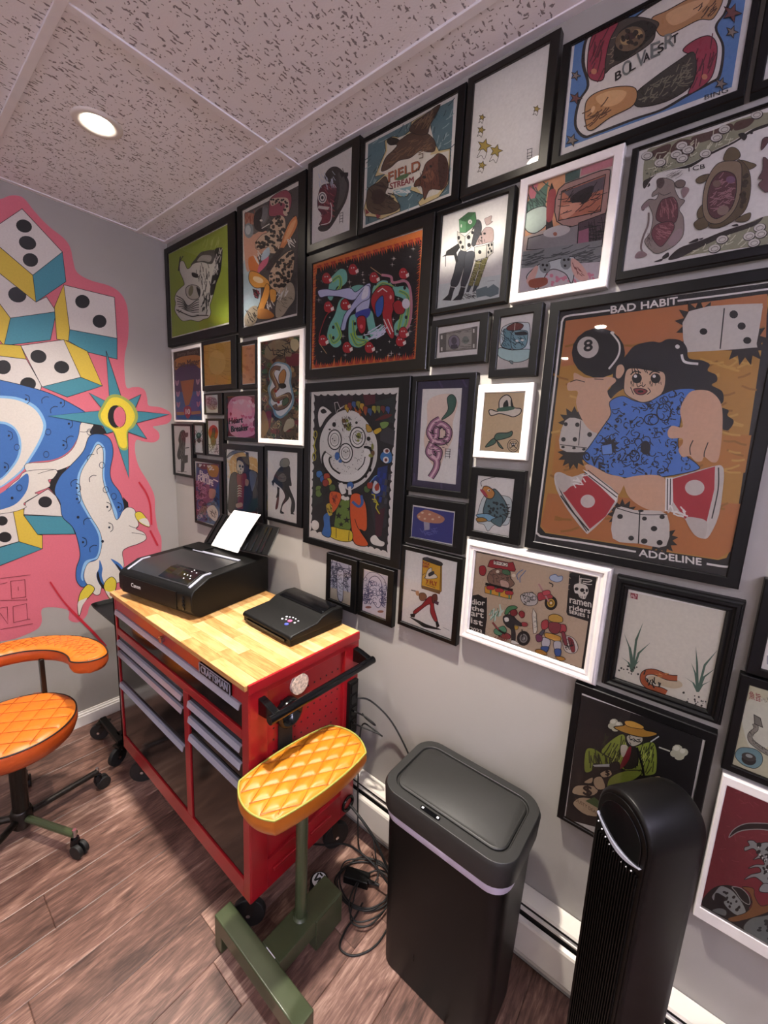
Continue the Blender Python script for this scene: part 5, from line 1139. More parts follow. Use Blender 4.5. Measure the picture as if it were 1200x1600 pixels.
    a.s(W, '175,990 205,978 260,1000 345,985 480,1085 430,1180 345,1265 320,1262 240,1160 185,1060', 3).p(R_, '255,1045 300,1030 320,985 470,1110 420,1190 345,1250 215,1075').p('w', '310,965 335,975 482,1085 470,1120').l('k', '320,978 475,1098', 5).l('k', '335,968 482,1085', 4).sl('k', '182,1000 215,1090 330,1262', 5).sl('k', '205,1090 260,1165 340,1258', 7)
    a.s('#c4bdb6', '180,1000 205,982 250,1005 245,1050 215,1075 190,1040').e('#d0c9c3', 335, 1117, 35, 32).hatch('w', '262,1005 330,990 310,1050 270,1050', 8, 36, 6, .6, .8)
    a.s(W, '740,1005 940,948 980,950 988,980 985,1040 965,1180 920,1280 890,1296 840,1270 800,1200 740,1165 715,1165 708,1010', 3).p(R_, '742,1010 945,950 942,1060 905,1215 850,1200 800,1200 745,1120').p('w', '708,1005 742,1003 745,1120 718,1165 705,1165').l('k', '718,1008 716,1160', 5).l('k', '732,1008 730,1135', 5).sl('k', '962,955 960,1060 930,1200', 6)
    a.s('#c4bdb6', '805,1200 850,1195 905,1215 900,1280 880,1295 840,1270').e('#d0c9c3', 848, 1052, 47, 38).hatch('w', '735,1140 800,1140 810,1195 760,1200', 10, 40, 7, .8, .9)
    a.s(W, '470,1150 560,1160 600,1160 715,1180 712,1330 580,1320 455,1295', 3).sl('k', '585,1165 578,1320', 6).sl('k', '475,1150 590,1180 715,1180', 4).es('k', '490,1190,14,12 543,1294,14,12 607,1200,12,10 692,1192,13,11 653,1248,16,13 606,1308,16,13 680,1315,15,13 590,1163,14,6')
frame('very large black framed painting of a girl in blue dress, BAD HABIT', '852,472 1225,415.5 1182,928.6 826,855.5', '872,488 1208,437 1150,908 837.6,842.5', B3, badhabit, t=.03)
def lovem(a):
    a.p('#5a2f63', '112,158 328,120 345,705 128,705').p('#4a2a20', '112,158 328,120 332,230 118,260').p('#3f5f9e', '122,480 338,470 345,705 128,705').s('#c9803a', '118,225 170,195 220,185 290,180 330,200 325,285 270,250 180,260 125,300')
    a.t('#8a7468', "Betty Boop's", 140, 190, 305, 160, 26).t('#5a2b1c', 'Love Meter', 125, 285, 320, 255, 52, 1.5).p('#b5622c', '165,390 275,375 270,420 260,500 235,580 205,590 185,500')
    for x, y in ((138, 405), (145, 495), (148, 580), (305, 395), (308, 490), (310, 575)): a.s('#c58aa8', [(x-14, y-22), (x, y-14), (x+14, y-24), (x+12, y+6), (x, y+24), (x-12, y+8)], 3).t('#6a3560', '5', x-4, y+4, x+5, y+3, 18)
    a.s('#b0344a', '195,605 225,590 250,605 250,650 225,695 200,655').t('w', '10', 208, 655, 242, 655, 40, 2).p('#b08a5a', '135,640 195,638 198,662 138,665').p('#b08a5a', '252,635 328,628 330,652 252,660')
frame('unframed look white bordered love meter poster in the wall corner', '268,545 315,537 318,659 272,660', '271.5,550 313.5,543 316.5,656 274.5,656.5', R4, lovem, color='frame_white', t=.018)
def two(a):
    a.p('#d2a64a', '350,100 570,68 574,412 358,428').hatch('#c2953c', '350,100 570,68 574,412 358,428', 24, 60, 6, .2).e('#dcb55e', 460, 240, 70, 100)
frame('small black framed plain mustard yellow print', '313,534.5 369.7,522 368,608 317,610', '317,539 361,532 362,600.4 319,603', R4, two)
frame('small black framed plain peach orange print', '372,535.5 401,530.7 401,606 372.5,608', '377,540 399,536.5 399,599.4 378,601.4', R4, lambda a: a.p('#dca070', '660,112 766,95 765,405 666,415').dots('#c98a58', '670,130 760,120 760,390 670,395', 12, 8, 18))
def snake(a):
    a.p('#5c4a3a', '818,78 1128,28 1116,866 818,848')
    A_ = '818,78 1128,28 1116,866 818,848'
    a.dots('#8a6a4a', A_, 40, 16, 36, 2).dots('#3d2c26', A_, 30, 10, 26, 3).dots('#7d3038', A_, 22, 10, 28, 4).dots('#4f6a48', A_, 22, 10, 26, 5).dots('#b59a6a', A_, 24, 8, 22, 6).hatch('#1c1512', A_, 120, 44, 5, 1, 1.4, 7).hatch('#c9b184', A_, 60, 30, 4, 1, 1.4, 8)
    a.s('#7a2f35', '1020,190 1120,170 1120,260 1040,260').s('#8f2f34', '850,650 900,640 890,760 850,780').s('#a9814a', '820,650 850,640 880,760 840,840 820,840').s('#9a8a6a', '860,110 950,60 1040,90 1060,190 960,180 900,220 850,190').hatch('k', '860,110 1040,80 1050,180 900,210', 20, 50, 6, .6, 1)
    a.s('#7fa8bc', '900,270 880,330 890,400 870,450 885,520 880,570 910,610 930,670 980,690 1030,650 1070,600 1085,540 1075,470 1060,400 1065,320 1040,260 990,240 940,235').s('#e3e8ea', '910,280 895,335 905,400 888,455 902,515 895,565 925,605 945,655 980,670 1020,640 1055,590 1068,540 1060,470 1045,400 1050,325 1025,270 985,252 945,248')
    a.sl('k', '975,290 930,285 905,330 935,400 950,440 915,480 935,540 990,520 1040,500 1045,540 1010,590 950,610 925,580', 38).sl('#7a5d4a', '975,290 930,285 905,330 935,400 950,440 915,480 935,540 990,520 1040,500 1045,540 1010,590 950,610 925,580', 28).sl('#b9a07a', '935,300 915,330 940,400 950,440 925,480 940,525 990,508 1030,505 1030,540 1000,575 950,598', 9)
    a.so('#c08a4c', 'k', '965,340 1000,295 1020,320 1015,370 995,420 965,400', 4).s('k', '960,415 1010,410 1020,440 980,450').so('#4d6a50', 'k', '990,550 1030,520 1040,560 1000,590', 4).es('#a03a34', '935,470,14 960,560,12')
    a.s('#bdb69c', '1000,770 1030,700 1080,700 1085,750 1040,780 1010,800').s('#d0c59c', '1060,60 1110,55 1125,110 1095,150 1060,120')
frame('tall white framed crowded cartoon print with snake inside white cloud', '402,528 474.5,511.5 472,697 403,691.5', '408,534.5 469,525 466.6,688 408,684.7', R4, snake, color='frame_white')
frame('tiny black framed pink scribble sketch', '318,615 347,613.4 346,648 319,647.5', '320.5,618 341,616 341,645 321,645', R4, lambda a: a.s('#c9a8ae', '372,530 440,520 465,570 440,620 390,610', 4).curl('#8a4a58', '372,530 450,520 465,600 390,620', 30, 14, 3))
def heart(a):
    a.p('#7a2436', '542,514 770,506 768,850 546,834').s('#e59ab4', '580,530 650,510 740,525 765,620 750,740 760,820 650,845 570,810 550,720 545,600').s('#efb6c6', '600,560 690,540 740,620 720,740 640,760 580,700')
    r = random.Random(4)
    for i in range(20):
        x, y, q = r.uniform(565, 755), r.uniform(530, 830), r.uniform(10, 26); a.s('#d8708f' if i % 2 else '#f3cdd8', [(x, y+q), (x-q, y-q*.2), (x-q*.5, y-q*.8), (x, y-q*.4), (x+q*.5, y-q*.8), (x+q, y-q*.2)], 3)
    a.t('#2a1016', 'Heart', 556, 735, 668, 722, 46, 2.5).t('#2a1016', 'Breaker', 575, 800, 712, 785, 46, 2.5).s('#a83048', '562,650 572,640 580,655 570,672', 3).s('#a83048', '735,535 755,530 760,560 745,565', 3)
frame('black framed pink valentine print with Heart Breaker lettering', '350,613 402,610 402,691.5 350,687.6', '354.6,619 399,618 399,685 355.6,682', R4, heart)
def soldier(a):
    a.so('#3d3b38', 'k', '165,800 190,785 205,810 205,860 200,950 195,1100 185,1120 170,1115 170,1020 150,1020 140,980 155,900 150,860', 3).hatch('#77736c', '155,830 200,820 195,1080 160,1000', 20, 40, 4, 1.5).p('#4d4a46', '180,990 225,985 225,1045 190,1055').l('k', '205,930 235,925', 7).s('#55524e', '205,810 225,805 225,835 208,840').l('k', '140,1115 215,1122', 4)
frame('small black framed pencil drawing of a standing armed figure', '268,663 300,661.4 302,746 270,743', '271,666 297.5,665 300,743 273.6,738.6', R4, soldier)
def spider(a):
    a.e('#3d5a48', 312, 830, 20, 26).e('#2f4438', 315, 870, 16, 18).e('#7fa08a', 310, 826, 9, 12)
    for s in (-1, 1):
        for k, (dy, ey) in enumerate(((-50, -30), (-25, -6), (15, 30), (40, 80))): a.sl('#26382e', [(313, 850), (313+s*(22+k*2), 845+dy), (313+s*28, 845+ey+(-30 if k < 2 else 30))], 4)
frame('tiny black framed green spider drawing', '301,662 319,661 320,711 303,710', '303.5,665 317,664.5 317.5,707.5 304.5,707', R4, spider)
def sun(a):
    a.e('#c4412c', 430, 805, 40, 62).so('#5a4a3a', 'k', '425,770 445,775 440,830 425,850 410,840 420,810', 3).so('#7a6a52', 'k', '410,850 440,840 450,890 420,910', 3).curl('#55534e', '390,900 470,890 470,975 390,960', 24, 12, 3).hatch('#8a3a2c', '420,850 450,850 445,900 415,900', 8, 20, 3, 1)
frame('small black framed drawing of a figure before a red sun', '321,654 348,653.7 349,714 322,712', '324,658 342,657 343,711 325,709', R4, sun)
def flash(a):
    a.p('#3d5a86', '292,1048 482,1060 482,1560 287,1508').p('#6a3a44', '300,1052 470,1060 470,1110 340,1100 300,1080').p('#3d4f86', '300,1100 470,1130 470,1260 300,1200')
    a.dots('#8a5a78', '295,1190 420,1260 400,1500 290,1490', 30, 14, 30, 2).curl('#3a1e34', '295,1180 470,1260 440,1520 290,1490', 60, 16, 5, 3).curl('#c79ab4', '295,1180 440,1260 420,1500 290,1490', 30, 14, 4, 5).s('#c39a88', '400,1260 450,1270 440,1330 400,1330').s('#e2d3c4', '380,1420 430,1390 470,1450 450,1520 400,1480').hatch('#5a3a30', '400,1400 460,1450 430,1500', 8, 40, 4, 1)
    a.s('#b58a3a', '385,1070 470,1080 460,1160 400,1150').t('w', 'Flash', 322, 1150, 395, 1180, 42, 2).t('w', 'FOR LIFE', 308, 1190, 430, 1235, 44, 2.5).l('w', '430,1180 470,1200', 10).dots('w', '300,1060 440,1080 440,1110 310,1090', 12, 5, 10, 4)
frame('black framed comic cover with white Flash for Life lettering', '303,716 347,720.5 346,829 302,816.5', '306,722.5 344,724 343.5,824 305,812.6', R4, flash)
def reaper(a):
    a.s('#d9b169', '560,1040 600,980 660,960 720,1000 780,1020 790,1150 770,1300 740,1200 600,1180 570,1150').hatch('#e8d3a0', '550,1020 780,1000 780,1200 560,1200', 40, 60, 5, 1.2, .8).so('#6f7684', 'k', '540,1010 560,970 620,945 690,960 640,965 580,985', 4).p('#3d4048', '690,960 715,965 720,1060 700,1080')
    a.so('#4b3d35', 'k', '570,1150 620,1130 640,1200 650,1300 640,1440 555,1440 555,1300', 5).so('#232128', 'k', '680,1080 720,1100 760,1120 790,1150 790,1350 770,1480 640,1450 660,1300 680,1200', 5).so('#6d7484', 'k', '720,1120 780,1130 770,1220 740,1280', 4)
    a.so('#8c2a2e', 'k', '620,1140 690,1130 700,1190 670,1260 630,1250', 4).p('#8c2a2e', '630,1250 680,1250 670,1420 625,1420').so('#3a2a28', 'k', '620,1020 660,1000 710,1010 720,1080 690,1130 640,1110', 4).so('#d9cbb0', 'k', '625,1030 665,1040 680,1080 670,1130 640,1140 620,1100', 4).es('k', '645,1075,9,12 668,1080,8,11 652,1100,5,7').hatch('k', '632,1115 668,1118 665,1138 636,1135', 7, 18, 3, 1.5, .1)
    for y in range(1240, 1340, 20): a.sl('#dacdb6', [(625, y), (642, y-8), (660, y)], 6)
    a.s('#c9a688', '615,1380 660,1370 665,1400 620,1410').s('#b08a6a', '690,1180 715,1190 712,1230 690,1230')
frame('black framed drawing of a skeletal reaper in a red scarf behind the printer', '350,695 410,695 411,815.5 349,828', '354.6,702 404,706 403,808 354,819', R4, reaper)
def suit(a):
    a.so('#26262b', 'k', '965,1090 1000,1070 1045,1080 1050,1160 1060,1230 1040,1240 1085,1360 1080,1440 1055,1440 1060,1350 1010,1270 1040,1300 1035,1340 990,1390 980,1440 1000,1455 970,1450 985,1380 1010,1320 985,1260 940,1220 915,1200 905,1230 925,1150', 4)
    a.so('#8b8c80', 'k', '970,1040 990,1015 1030,1015 1045,1050 1030,1080 990,1085 968,1070', 4).so('#6d6862', 'k', '950,1160 990,1130 1020,1160 1010,1200 960,1200', 4).hatch('#3d3b38', '950,1150 1020,1150 1010,1200 960,1200', 10, 34, 3, .3).p('#2a2326', '945,1240 965,1250 960,1330 935,1330 945,1290').s('#6b3a3c', '945,1330 960,1330 950,1410 930,1420').p('k', '970,1430 1000,1450 990,1458 970,1448').p('k', '1055,1430 1085,1465 1055,1462').p('k', '900,1200 930,1160 915,1240')
frame('black framed drawing of a hunched figure in a black suit', '412,695 472,701 471,822 414,814.5', '417,704 465,707 464,816.5 417.6,808.7', R4, suit)
def clown(a):
    def sc(Q, n, bul):
        Q = pts(Q); out = []
        for i in range(len(Q)):
            (xa, ya), (xb, yb) = Q[i], Q[(i+1) % len(Q)]; k = n[i % len(n)]
            cx, cy = sum(p[0] for p in Q)/4, sum(p[1] for p in Q)/4
            for j in range(k):
                for f, off in ((0, 0), (.25, bul*.8), (.5, bul), (.75, bul*.8)):
                    t = (j+f)/k; x, y = xa+(xb-xa)*t, ya+(yb-ya)*t; d = math.hypot(cx-x, cy-y); out.append((x+(cx-x)/d*off, y+(cy-y)/d*off))
        return out
    a.p('#26252a', sc('105,185 778,172 700,1465 78,1290', (12, 18, 12, 16), 16))
    for P, c in (('300,200 420,195 420,300 310,320', '#3a2a33'), ('500,190 600,188 600,260 520,280', '#5a2530'), ('600,250 760,200 750,420 650,400', '#2f3a3a'), ('620,780 700,760 690,1000 600,1010', '#243a78'), ('560,1050 700,1000 690,1250 600,1300', '#33333a'), ('100,800 160,780 180,1050 90,1100', '#2c3432'), ('640,420 760,480 750,600 640,560', '#3f4045'), ('600,1130 680,1100 650,1330 600,1340', '#4a2030')): a.p(c, P)
    r = random.Random(6); a.up()
    for i in range(6):
        for j in range(5):
            if (i+j) % 2: a._p('#24409a' if i < 4 else '#4a4d55', [(600+i*22-j*8, 800+j*48+i*6), (622+i*22-j*8, 806+j*48+i*6), (614+i*22-j*8, 850+j*48+i*6), (592+i*22-j*8, 846+j*48+i*6)])
    a.so('#e3e2df', 'k', '150,600 165,500 220,400 300,330 380,310 470,340 560,440 610,540 620,640 610,740 570,830 510,900 430,950 380,960 300,900 220,830 165,740', 5)
    a.dots('#8e8c8a', '180,520 300,360 440,350 580,520 590,720 480,900 320,880 180,720', 120, 2, 5).curl('#5a5856', '180,520 300,360 440,350 580,520 590,720 480,900 320,880 180,720', 22, 14, 3).es('k', '270,430,16,20 450,415,11 548,545,16,18 560,795,12,16 525,845,12,16 235,470,8')
    def ring(x, y, rx, ry): a.e('k', x, y, rx+8, ry+10).e('#ecebe8', x, y, rx, ry).eo('k', x, y, rx*.7, ry*.7, 5).e('#d5d3cf', x, y, rx*.5, ry*.5)
    a.sl('k', '225,665 205,700 215,760 270,830 340,870 430,870 500,820 540,740 548,650 510,640', 74).sl('#ecebe8', '228,672 212,700 222,755 275,822 340,860 430,858 492,812 528,740 536,660 510,650', 56).sl('k', '245,690 235,720 260,780 320,825', 20).sl('k', '520,690 505,750 460,800', 8).sl('#dedcd8', '250,700 243,720 266,775 322,815', 10)
    ring(275, 553, 50, 75); ring(460, 535, 58, 78); ring(365, 660, 50, 72)
    for q in ((275, 560), (258, 545), (365, 655), (350, 645), (382, 645)): a.e('k', q[0], q[1], 5)
    a.es('#8a9040', '470,520,20,26 465,560,10 390,450,20,34 375,400,14 580,610,10,26 570,680,22,16').es('#7a5a3a', '350,400,18 360,440,14 585,660,14,22').es('#3f6fb5', '295,685,20,34 320,725,14').hatch('k', '330,380 410,380 400,490 340,480', 18, 30, 5, 1.2).hatch('k', '440,490 500,490 490,570 440,560', 12, 20, 4, .5)
    for i, (x, y, c) in enumerate(((375, 290, '#c9a23a'), (400, 275, '#8a3a34'), (432, 265, '#3a5f9a'), (467, 262, '#8a8a3a'), (497, 280, '#c9a23a'), (525, 305, '#9a4a34'), (560, 320, '#3a5a8a'), (595, 300, '#a8a03a'), (630, 300, '#7a8a4a'), (665, 300, '#7a3a34'), (705, 305, '#3a5a9a'))): a.so(c, 'k', [(x-16, y-20), (x+14, y-18), (x+18, y+10), (x+6, y+45), (x-8, y+22), (x-20, y+12)], 4, 3)
    a.hatch('#b5602a', '430,280 540,330 530,370 440,330', 8, 36, 8, 1.2, .3).s('#6a2a2a', '600,400 700,380 740,350 680,350')
    a.so('#e8e6e2', 'k', '140,360 155,300 190,285 250,330 235,350 200,390 165,450 150,440', 4).so('#2a2a2e', 'w', '160,320 190,300 215,330 180,345', 4).lc('w', '275,255 300,250 320,300 355,275 345,290 300,315 290,350', 4)
    a.eo('#b8b03a', 122, 510, 13, 28, 7).eo('#b8b03a', 112, 690, 13, 30, 7).l('#b8b03a', '125,540 110,600 125,640 113,665', 9)
    a.so('#3f7fc0', 'k', '650,665 690,640 735,660 735,730 690,745 645,710', 5).e('w', 695, 643, 26, 22).e('w', 690, 715, 24, 26).es('#7a3a30', '698,643,14 690,715,12,14')
    a.so('#7da055', 'k', '640,420 680,405 715,415 700,450 660,465', 4).so('#d9b93a', 'k', '590,480 640,455 655,480 610,510', 4).so('#c9a23a', 'k', '530,430 560,440 580,480 540,490', 4)
    for x, y, c in ((155, 830, '#3f7fc0'), (185, 870, '#3f6fb5'), (215, 850, '#b5482a'), (230, 890, '#d9b93a'), (205, 900, '#a33a2a'), (150, 950, '#6f8a45'), (150, 985, '#6f8a45'), (190, 960, '#26262a'), (260, 940, '#55743f'), (405, 920, '#3f6fb5'), (540, 950, '#55743f'), (565, 920, '#a33a2a')): a.so(c, 'k', [(x-24, y-20), (x+10, y-28), (x+26, y+4), (x+4, y+30), (x-24, y+18)], 4, 3)
    a.so('#cfd4da', 'k', '580,960 600,880 640,920 645,970 610,990', 4).s('#a8402f', '600,930 630,900 635,950 610,965').l('#6f9fd0', '560,900 600,850 620,840', 8)
    for q in ('575,990 600,1000 600,1040 580,1030', '590,1050 620,1060 610,1100 640,1150', '605,1030 630,1080'): a.l('#c9c03a', q, 9)
    a.so('#6b8a3a', 'k', '330,1040 400,1040 410,1150 400,1280 280,1280 285,1150 300,1090', 5)
    for x, y, q in ((310, 1165, 30), (375, 1200, 30), (330, 1235, 24), (395, 1110, 22), (320, 1090, 18)): a.star('k', x, y, q, q*.42)
    a.so('#d9622a', 'k', '245,970 330,990 310,1080 260,1140 235,1060', 5).so('#d9622a', 'k', '410,1000 480,990 530,1080 540,1250 520,1290 480,1280 550,1400 440,1390 410,1250 400,1120', 6).sl('k', '440,1190 470,1270 520,1290', 5).sl('#3f6fb5', '420,1050 470,1090 500,1060 490,1000', 22).s('#b5482a', '260,1010 290,1000 280,1060').hatch('k', '250,990 310,1000 280,1080', 8, 30, 4, 1.3)
    a.so('#dcc832', 'k', '245,1255 330,1270 415,1290 415,1365 330,1370 240,1330', 5).l('k', '290,1265 290,1345', 5).l('k', '395,1290 390,1365', 5).so('#3f78bd', 'k', '185,1170 215,1140 255,1140 240,1190 250,1300 230,1340 175,1310 190,1240', 5).es('w', '345,1018,15,18 363,1028,13,16 382,1026,15,16').s('w', '310,920 340,900 370,970 350,990 330,985').p('#e4e2de', '388,930 410,928 415,995 388,995')
    a.s('#c8b03a', '210,1080 250,1070 260,1150 230,1160').hatch('k', '210,1080 255,1075 255,1150 225,1150', 10, 30, 4, 1.2)
    a.s('w', '95,1215 120,1200 148,1220 150,1260 125,1282 98,1265', 4).s('w', '570,1340 605,1320 640,1360 680,1380 665,1410 600,1400 570,1375', 4)
frame('large black framed print of a grinning clown moon in an orange coat', '477,597.4 642.5,588.7 624,889 472,848', '486,611 624.6,606.7 609,872.6 481.6,838.7', R7, clown, t=.028)
def cobra(a):
    a.p('#3a3550', '130,505 458,488 397,1195 90,1155').hatch('#4d4668', '130,505 458,488 397,1195 90,1155', 24, 70, 12, 1.5, .4).p('w', '162,552 408,545 368,1148 130,1120')
    a.s('#e8d5c6', '200,620 330,580 380,640 350,760 350,860 300,960 260,1050 200,990 170,880 190,760')
    a.so('#3f6a5c', 'k', '315,610 345,585 372,620 355,690 310,730 280,740 320,680', 4)
    body = '270,740 225,770 205,830 250,880 310,870 325,810 280,770 250,800 245,850 215,900 200,950 250,990 265,940 225,920 215,950 250,1000 245,1050 212,1105'
    a.sl('k', body, 44).sl('#a4708e', body, 34).sl('#e6c3cf', body, 13).hatch('#2a1a28', '215,740 320,770 330,870 260,1000 200,960 200,860', 56, 18, 4, .2, .4)
    for y in (925, 940, 955, 972): a.l('k', [(305, y), (337, y+3)], 3)
    a.l('k', '308,922 304,985', 3).l('k', '335,925 331,985', 3)
frame('black framed tattoo drawing of a coiled pink and teal snake in a dark mat', '643.7,587.5 745,581.7 728.7,778.7 635,767.5', '652.5,596 734.5,592 719,768.7 642.5,758.7', R8, cobra, bg='#2a2440')
def hat(a):
    a.p('#d6c09a', '552,578 798,574 768,952 524,932')
    a.so('#e4ddd0', 'k', '575,690 590,680 635,690 640,630 660,600 690,588 715,610 728,665 775,675 770,705 730,725 690,715 640,705 590,718', 6).s('#1c1a1c', '668,640 690,620 698,660 680,685 665,665').s('#3f6a58', '632,672 725,658 728,680 640,692').s('#1c1a1c', '715,612 730,664 712,655')
    a.so('#4d7564', 'k', '625,830 690,825 720,815 715,845 660,865 610,870', 5).so('#4d7564', 'k', '605,860 570,890 555,915 600,900 620,880', 5).so('#4d7564', 'k', '625,875 640,890 665,925 640,910', 5).eo('k', 728, 905, 36, 40, 4).eo('k', 728, 905, 26, 28, 3).e('k', 728, 898, 13, 12).l('k', '710,920 748,888', 5).l('k', '710,888 748,922', 5).es('w', '723,897,4 734,896,4')
frame('white framed tattoo drawing of a cowboy hat and teal neckerchief', '747,601 833.7,598 822.5,720.7 738.7,713.7', '757.5,613.7 820,613 812.5,708.7 750.5,703.7', R8, hat, color='frame_white')
def fish(a):
    a.so('#cdd8d8', 'k', '545,1220 640,1215 715,1240 712,1340 690,1400 610,1400 570,1440 545,1400 500,1370', 3).so('#55747c', 'k', '590,1190 620,1180 680,1260 695,1330 650,1400 590,1370 540,1330 560,1240', 5).dots('#16242a', '590,1240 670,1260 680,1340 620,1370 560,1320', 30, 5, 10).so('#c98a44', 'k', '545,1160 580,1165 612,1200 595,1235 560,1230 535,1195', 5).s('#a83a4c', '520,1180 545,1185 570,1225 545,1215').e('w', 575, 1185, 9, 7).e('k', 577, 1186, 5)
    a.so('#7fb0cc', 'k', '495,1340 560,1330 600,1345 640,1370 560,1375', 4).so('#b5853c', 'k', '497,1360 540,1355 565,1375 510,1382', 4).so('#55747c', 'k', '590,1370 660,1350 650,1410 610,1395', 4).sl('k', '530,1160 528,1130 570,1112 615,1102', 4).hatch('k', '660,1240 700,1270 700,1350 680,1370', 14, 30, 4, .2)
frame('dark blue-black framed drawing of a hooked fish', '736,730 820,735 809.5,852.5 728,838.7', '746,743 804.5,748 795,838.7 739.5,828', R8, fish)
def mush(a):
    a.p('#3b3f86', '105,1285 358,1325 345,1520 92,1472').s('#bd8468', '125,1345 150,1318 185,1306 240,1325 290,1350 297,1372 270,1390 210,1388 150,1375').es('#e0c9a8', '160,1325,9,6 205,1335,9,6 175,1362,8,6 225,1365,9,6 265,1352,8,5 140,1350,7').p('#a8a4b4', '168,1380 205,1388 205,1430 172,1435').hatch('#5a60a8', '150,1420 240,1420 250,1470 140,1460', 16, 30, 5, .6, .8)
frame('black framed print of an orange spotted mushroom on indigo', '635.5,773.7 728,787.5 721,866 630,847.5', '644.5,788.7 711,798.7 707.5,852.5 641,838.7', R8, mush)
def skA(a):
    a.p('#cfd0e0', '82,130 255,178 245,505 78,442').p('#d9cdbc', '80,350 250,395 245,505 78,442').hatch('#3a3f62', '85,140 250,180 248,380 82,340', 70, 50, 4, 1, 1.2).curl('#2e3350', '85,180 250,200 248,370 82,340', 40, 16, 4).so('#dcdcea', '#2a2e4a', '140,230 165,205 195,230 190,330 185,460 150,450 140,340', 5).eo('#2a2e4a', 166, 210, 14, 18, 4).hatch('#2a2e4a', '145,250 190,250 185,420 150,420', 22, 26, 3, .4, 1)
frame('small black framed blue ink sketch nearest the thermal copier', '509.6,864 557.8,876 554.6,959.5 508.4,942.6', '516.6,874.5 549.5,883 547.6,947.7 514.7,934', S3, skA)
def skB(a):
    a.p('#d4d3e2', '358,212 552,265 532,612 345,545').so('#dedceb', '#34366a', '400,300 440,262 480,280 505,340 500,480 470,520 430,470 410,490 395,420', 5).curl('#34366a', '360,280 540,320 530,500 350,480', 60, 18, 4).hatch('#34366a', '355,360 400,370 400,470 350,460', 26, 26, 4, .4, 1.2).hatch('#34366a', '500,380 545,390 530,520 500,500', 26, 26, 4, .4, 1.2).sl('#4a4a70', '350,300 400,235 470,240 530,300 545,380', 4).es('#8a5a58', '395,515,26,10 495,550,26,11')
frame('small black framed blue ink sketch between the other sketch and oil can picture', '561,878 616,891 611.4,980 558.5,962', '568,889 606.7,899 602.8,968.5 565,953.6', S3, skB)
def fly(a):
    a.s('#131212', '730,595 800,620 870,655 960,685 985,700 900,690 840,675 800,645', 3).so('#a02a2e', 'k', '850,470 890,430 925,440 930,520 955,610 955,630 935,630 900,560 890,490 780,570 765,575 765,545 830,495', 5).p('k', '735,570 780,565 770,600 740,595').p('k', '940,630 962,630 975,670 950,685').so('#7a4a38', 'k', '810,405 850,400 870,430 850,460 815,455', 4).so('#6b3a30', 'k', '915,420 950,410 955,460 920,480', 4).l('#26221f', '742,375 800,390', 8).s('#b88a68', '780,385 805,385 805,420 785,415').po('#5a3a50', 'k', '935,460 968,475 962,498 930,480', 3)
    a.po('#dba92c', 'k', '838,125 985,175 978,395 828,350', 5).po('#b5862a', 'k', '985,175 995,165 990,385 978,395', 4).so('#2a2a2e', 'k', '838,125 870,110 990,150 985,178 910,155', 4).e('#3b4048', 872, 120, 20, 14).p('#6a4a26', '828,335 978,378 978,410 828,362').so('#e6e0d2', 'k', '860,260 880,210 910,195 915,235 945,250 955,275 900,285 860,280', 4).s('k', '885,240 925,220 930,245 890,265').l('k', '835,255 860,235', 4).l('k', '845,280 865,265', 4)
    a.t('#9a2f20', 'FUCK', 838, 160, 895, 178, 20, 1.5).t('#9a2f20', 'OFF!', 838, 186, 885, 200, 18, 1.5).t('#a8401f', '7 FLY', 865, 322, 955, 342, 32, 2).l('k', '860,330 940,358', 4).l('#8a8a8a', '1005,680 1055,705', 3)
frame('black framed drawing of striding figure in red with oil can head', '627,851 724,873 711,1010 621,975', '633,859 715,878 704.6,1001 627,968.5', S3, fly)
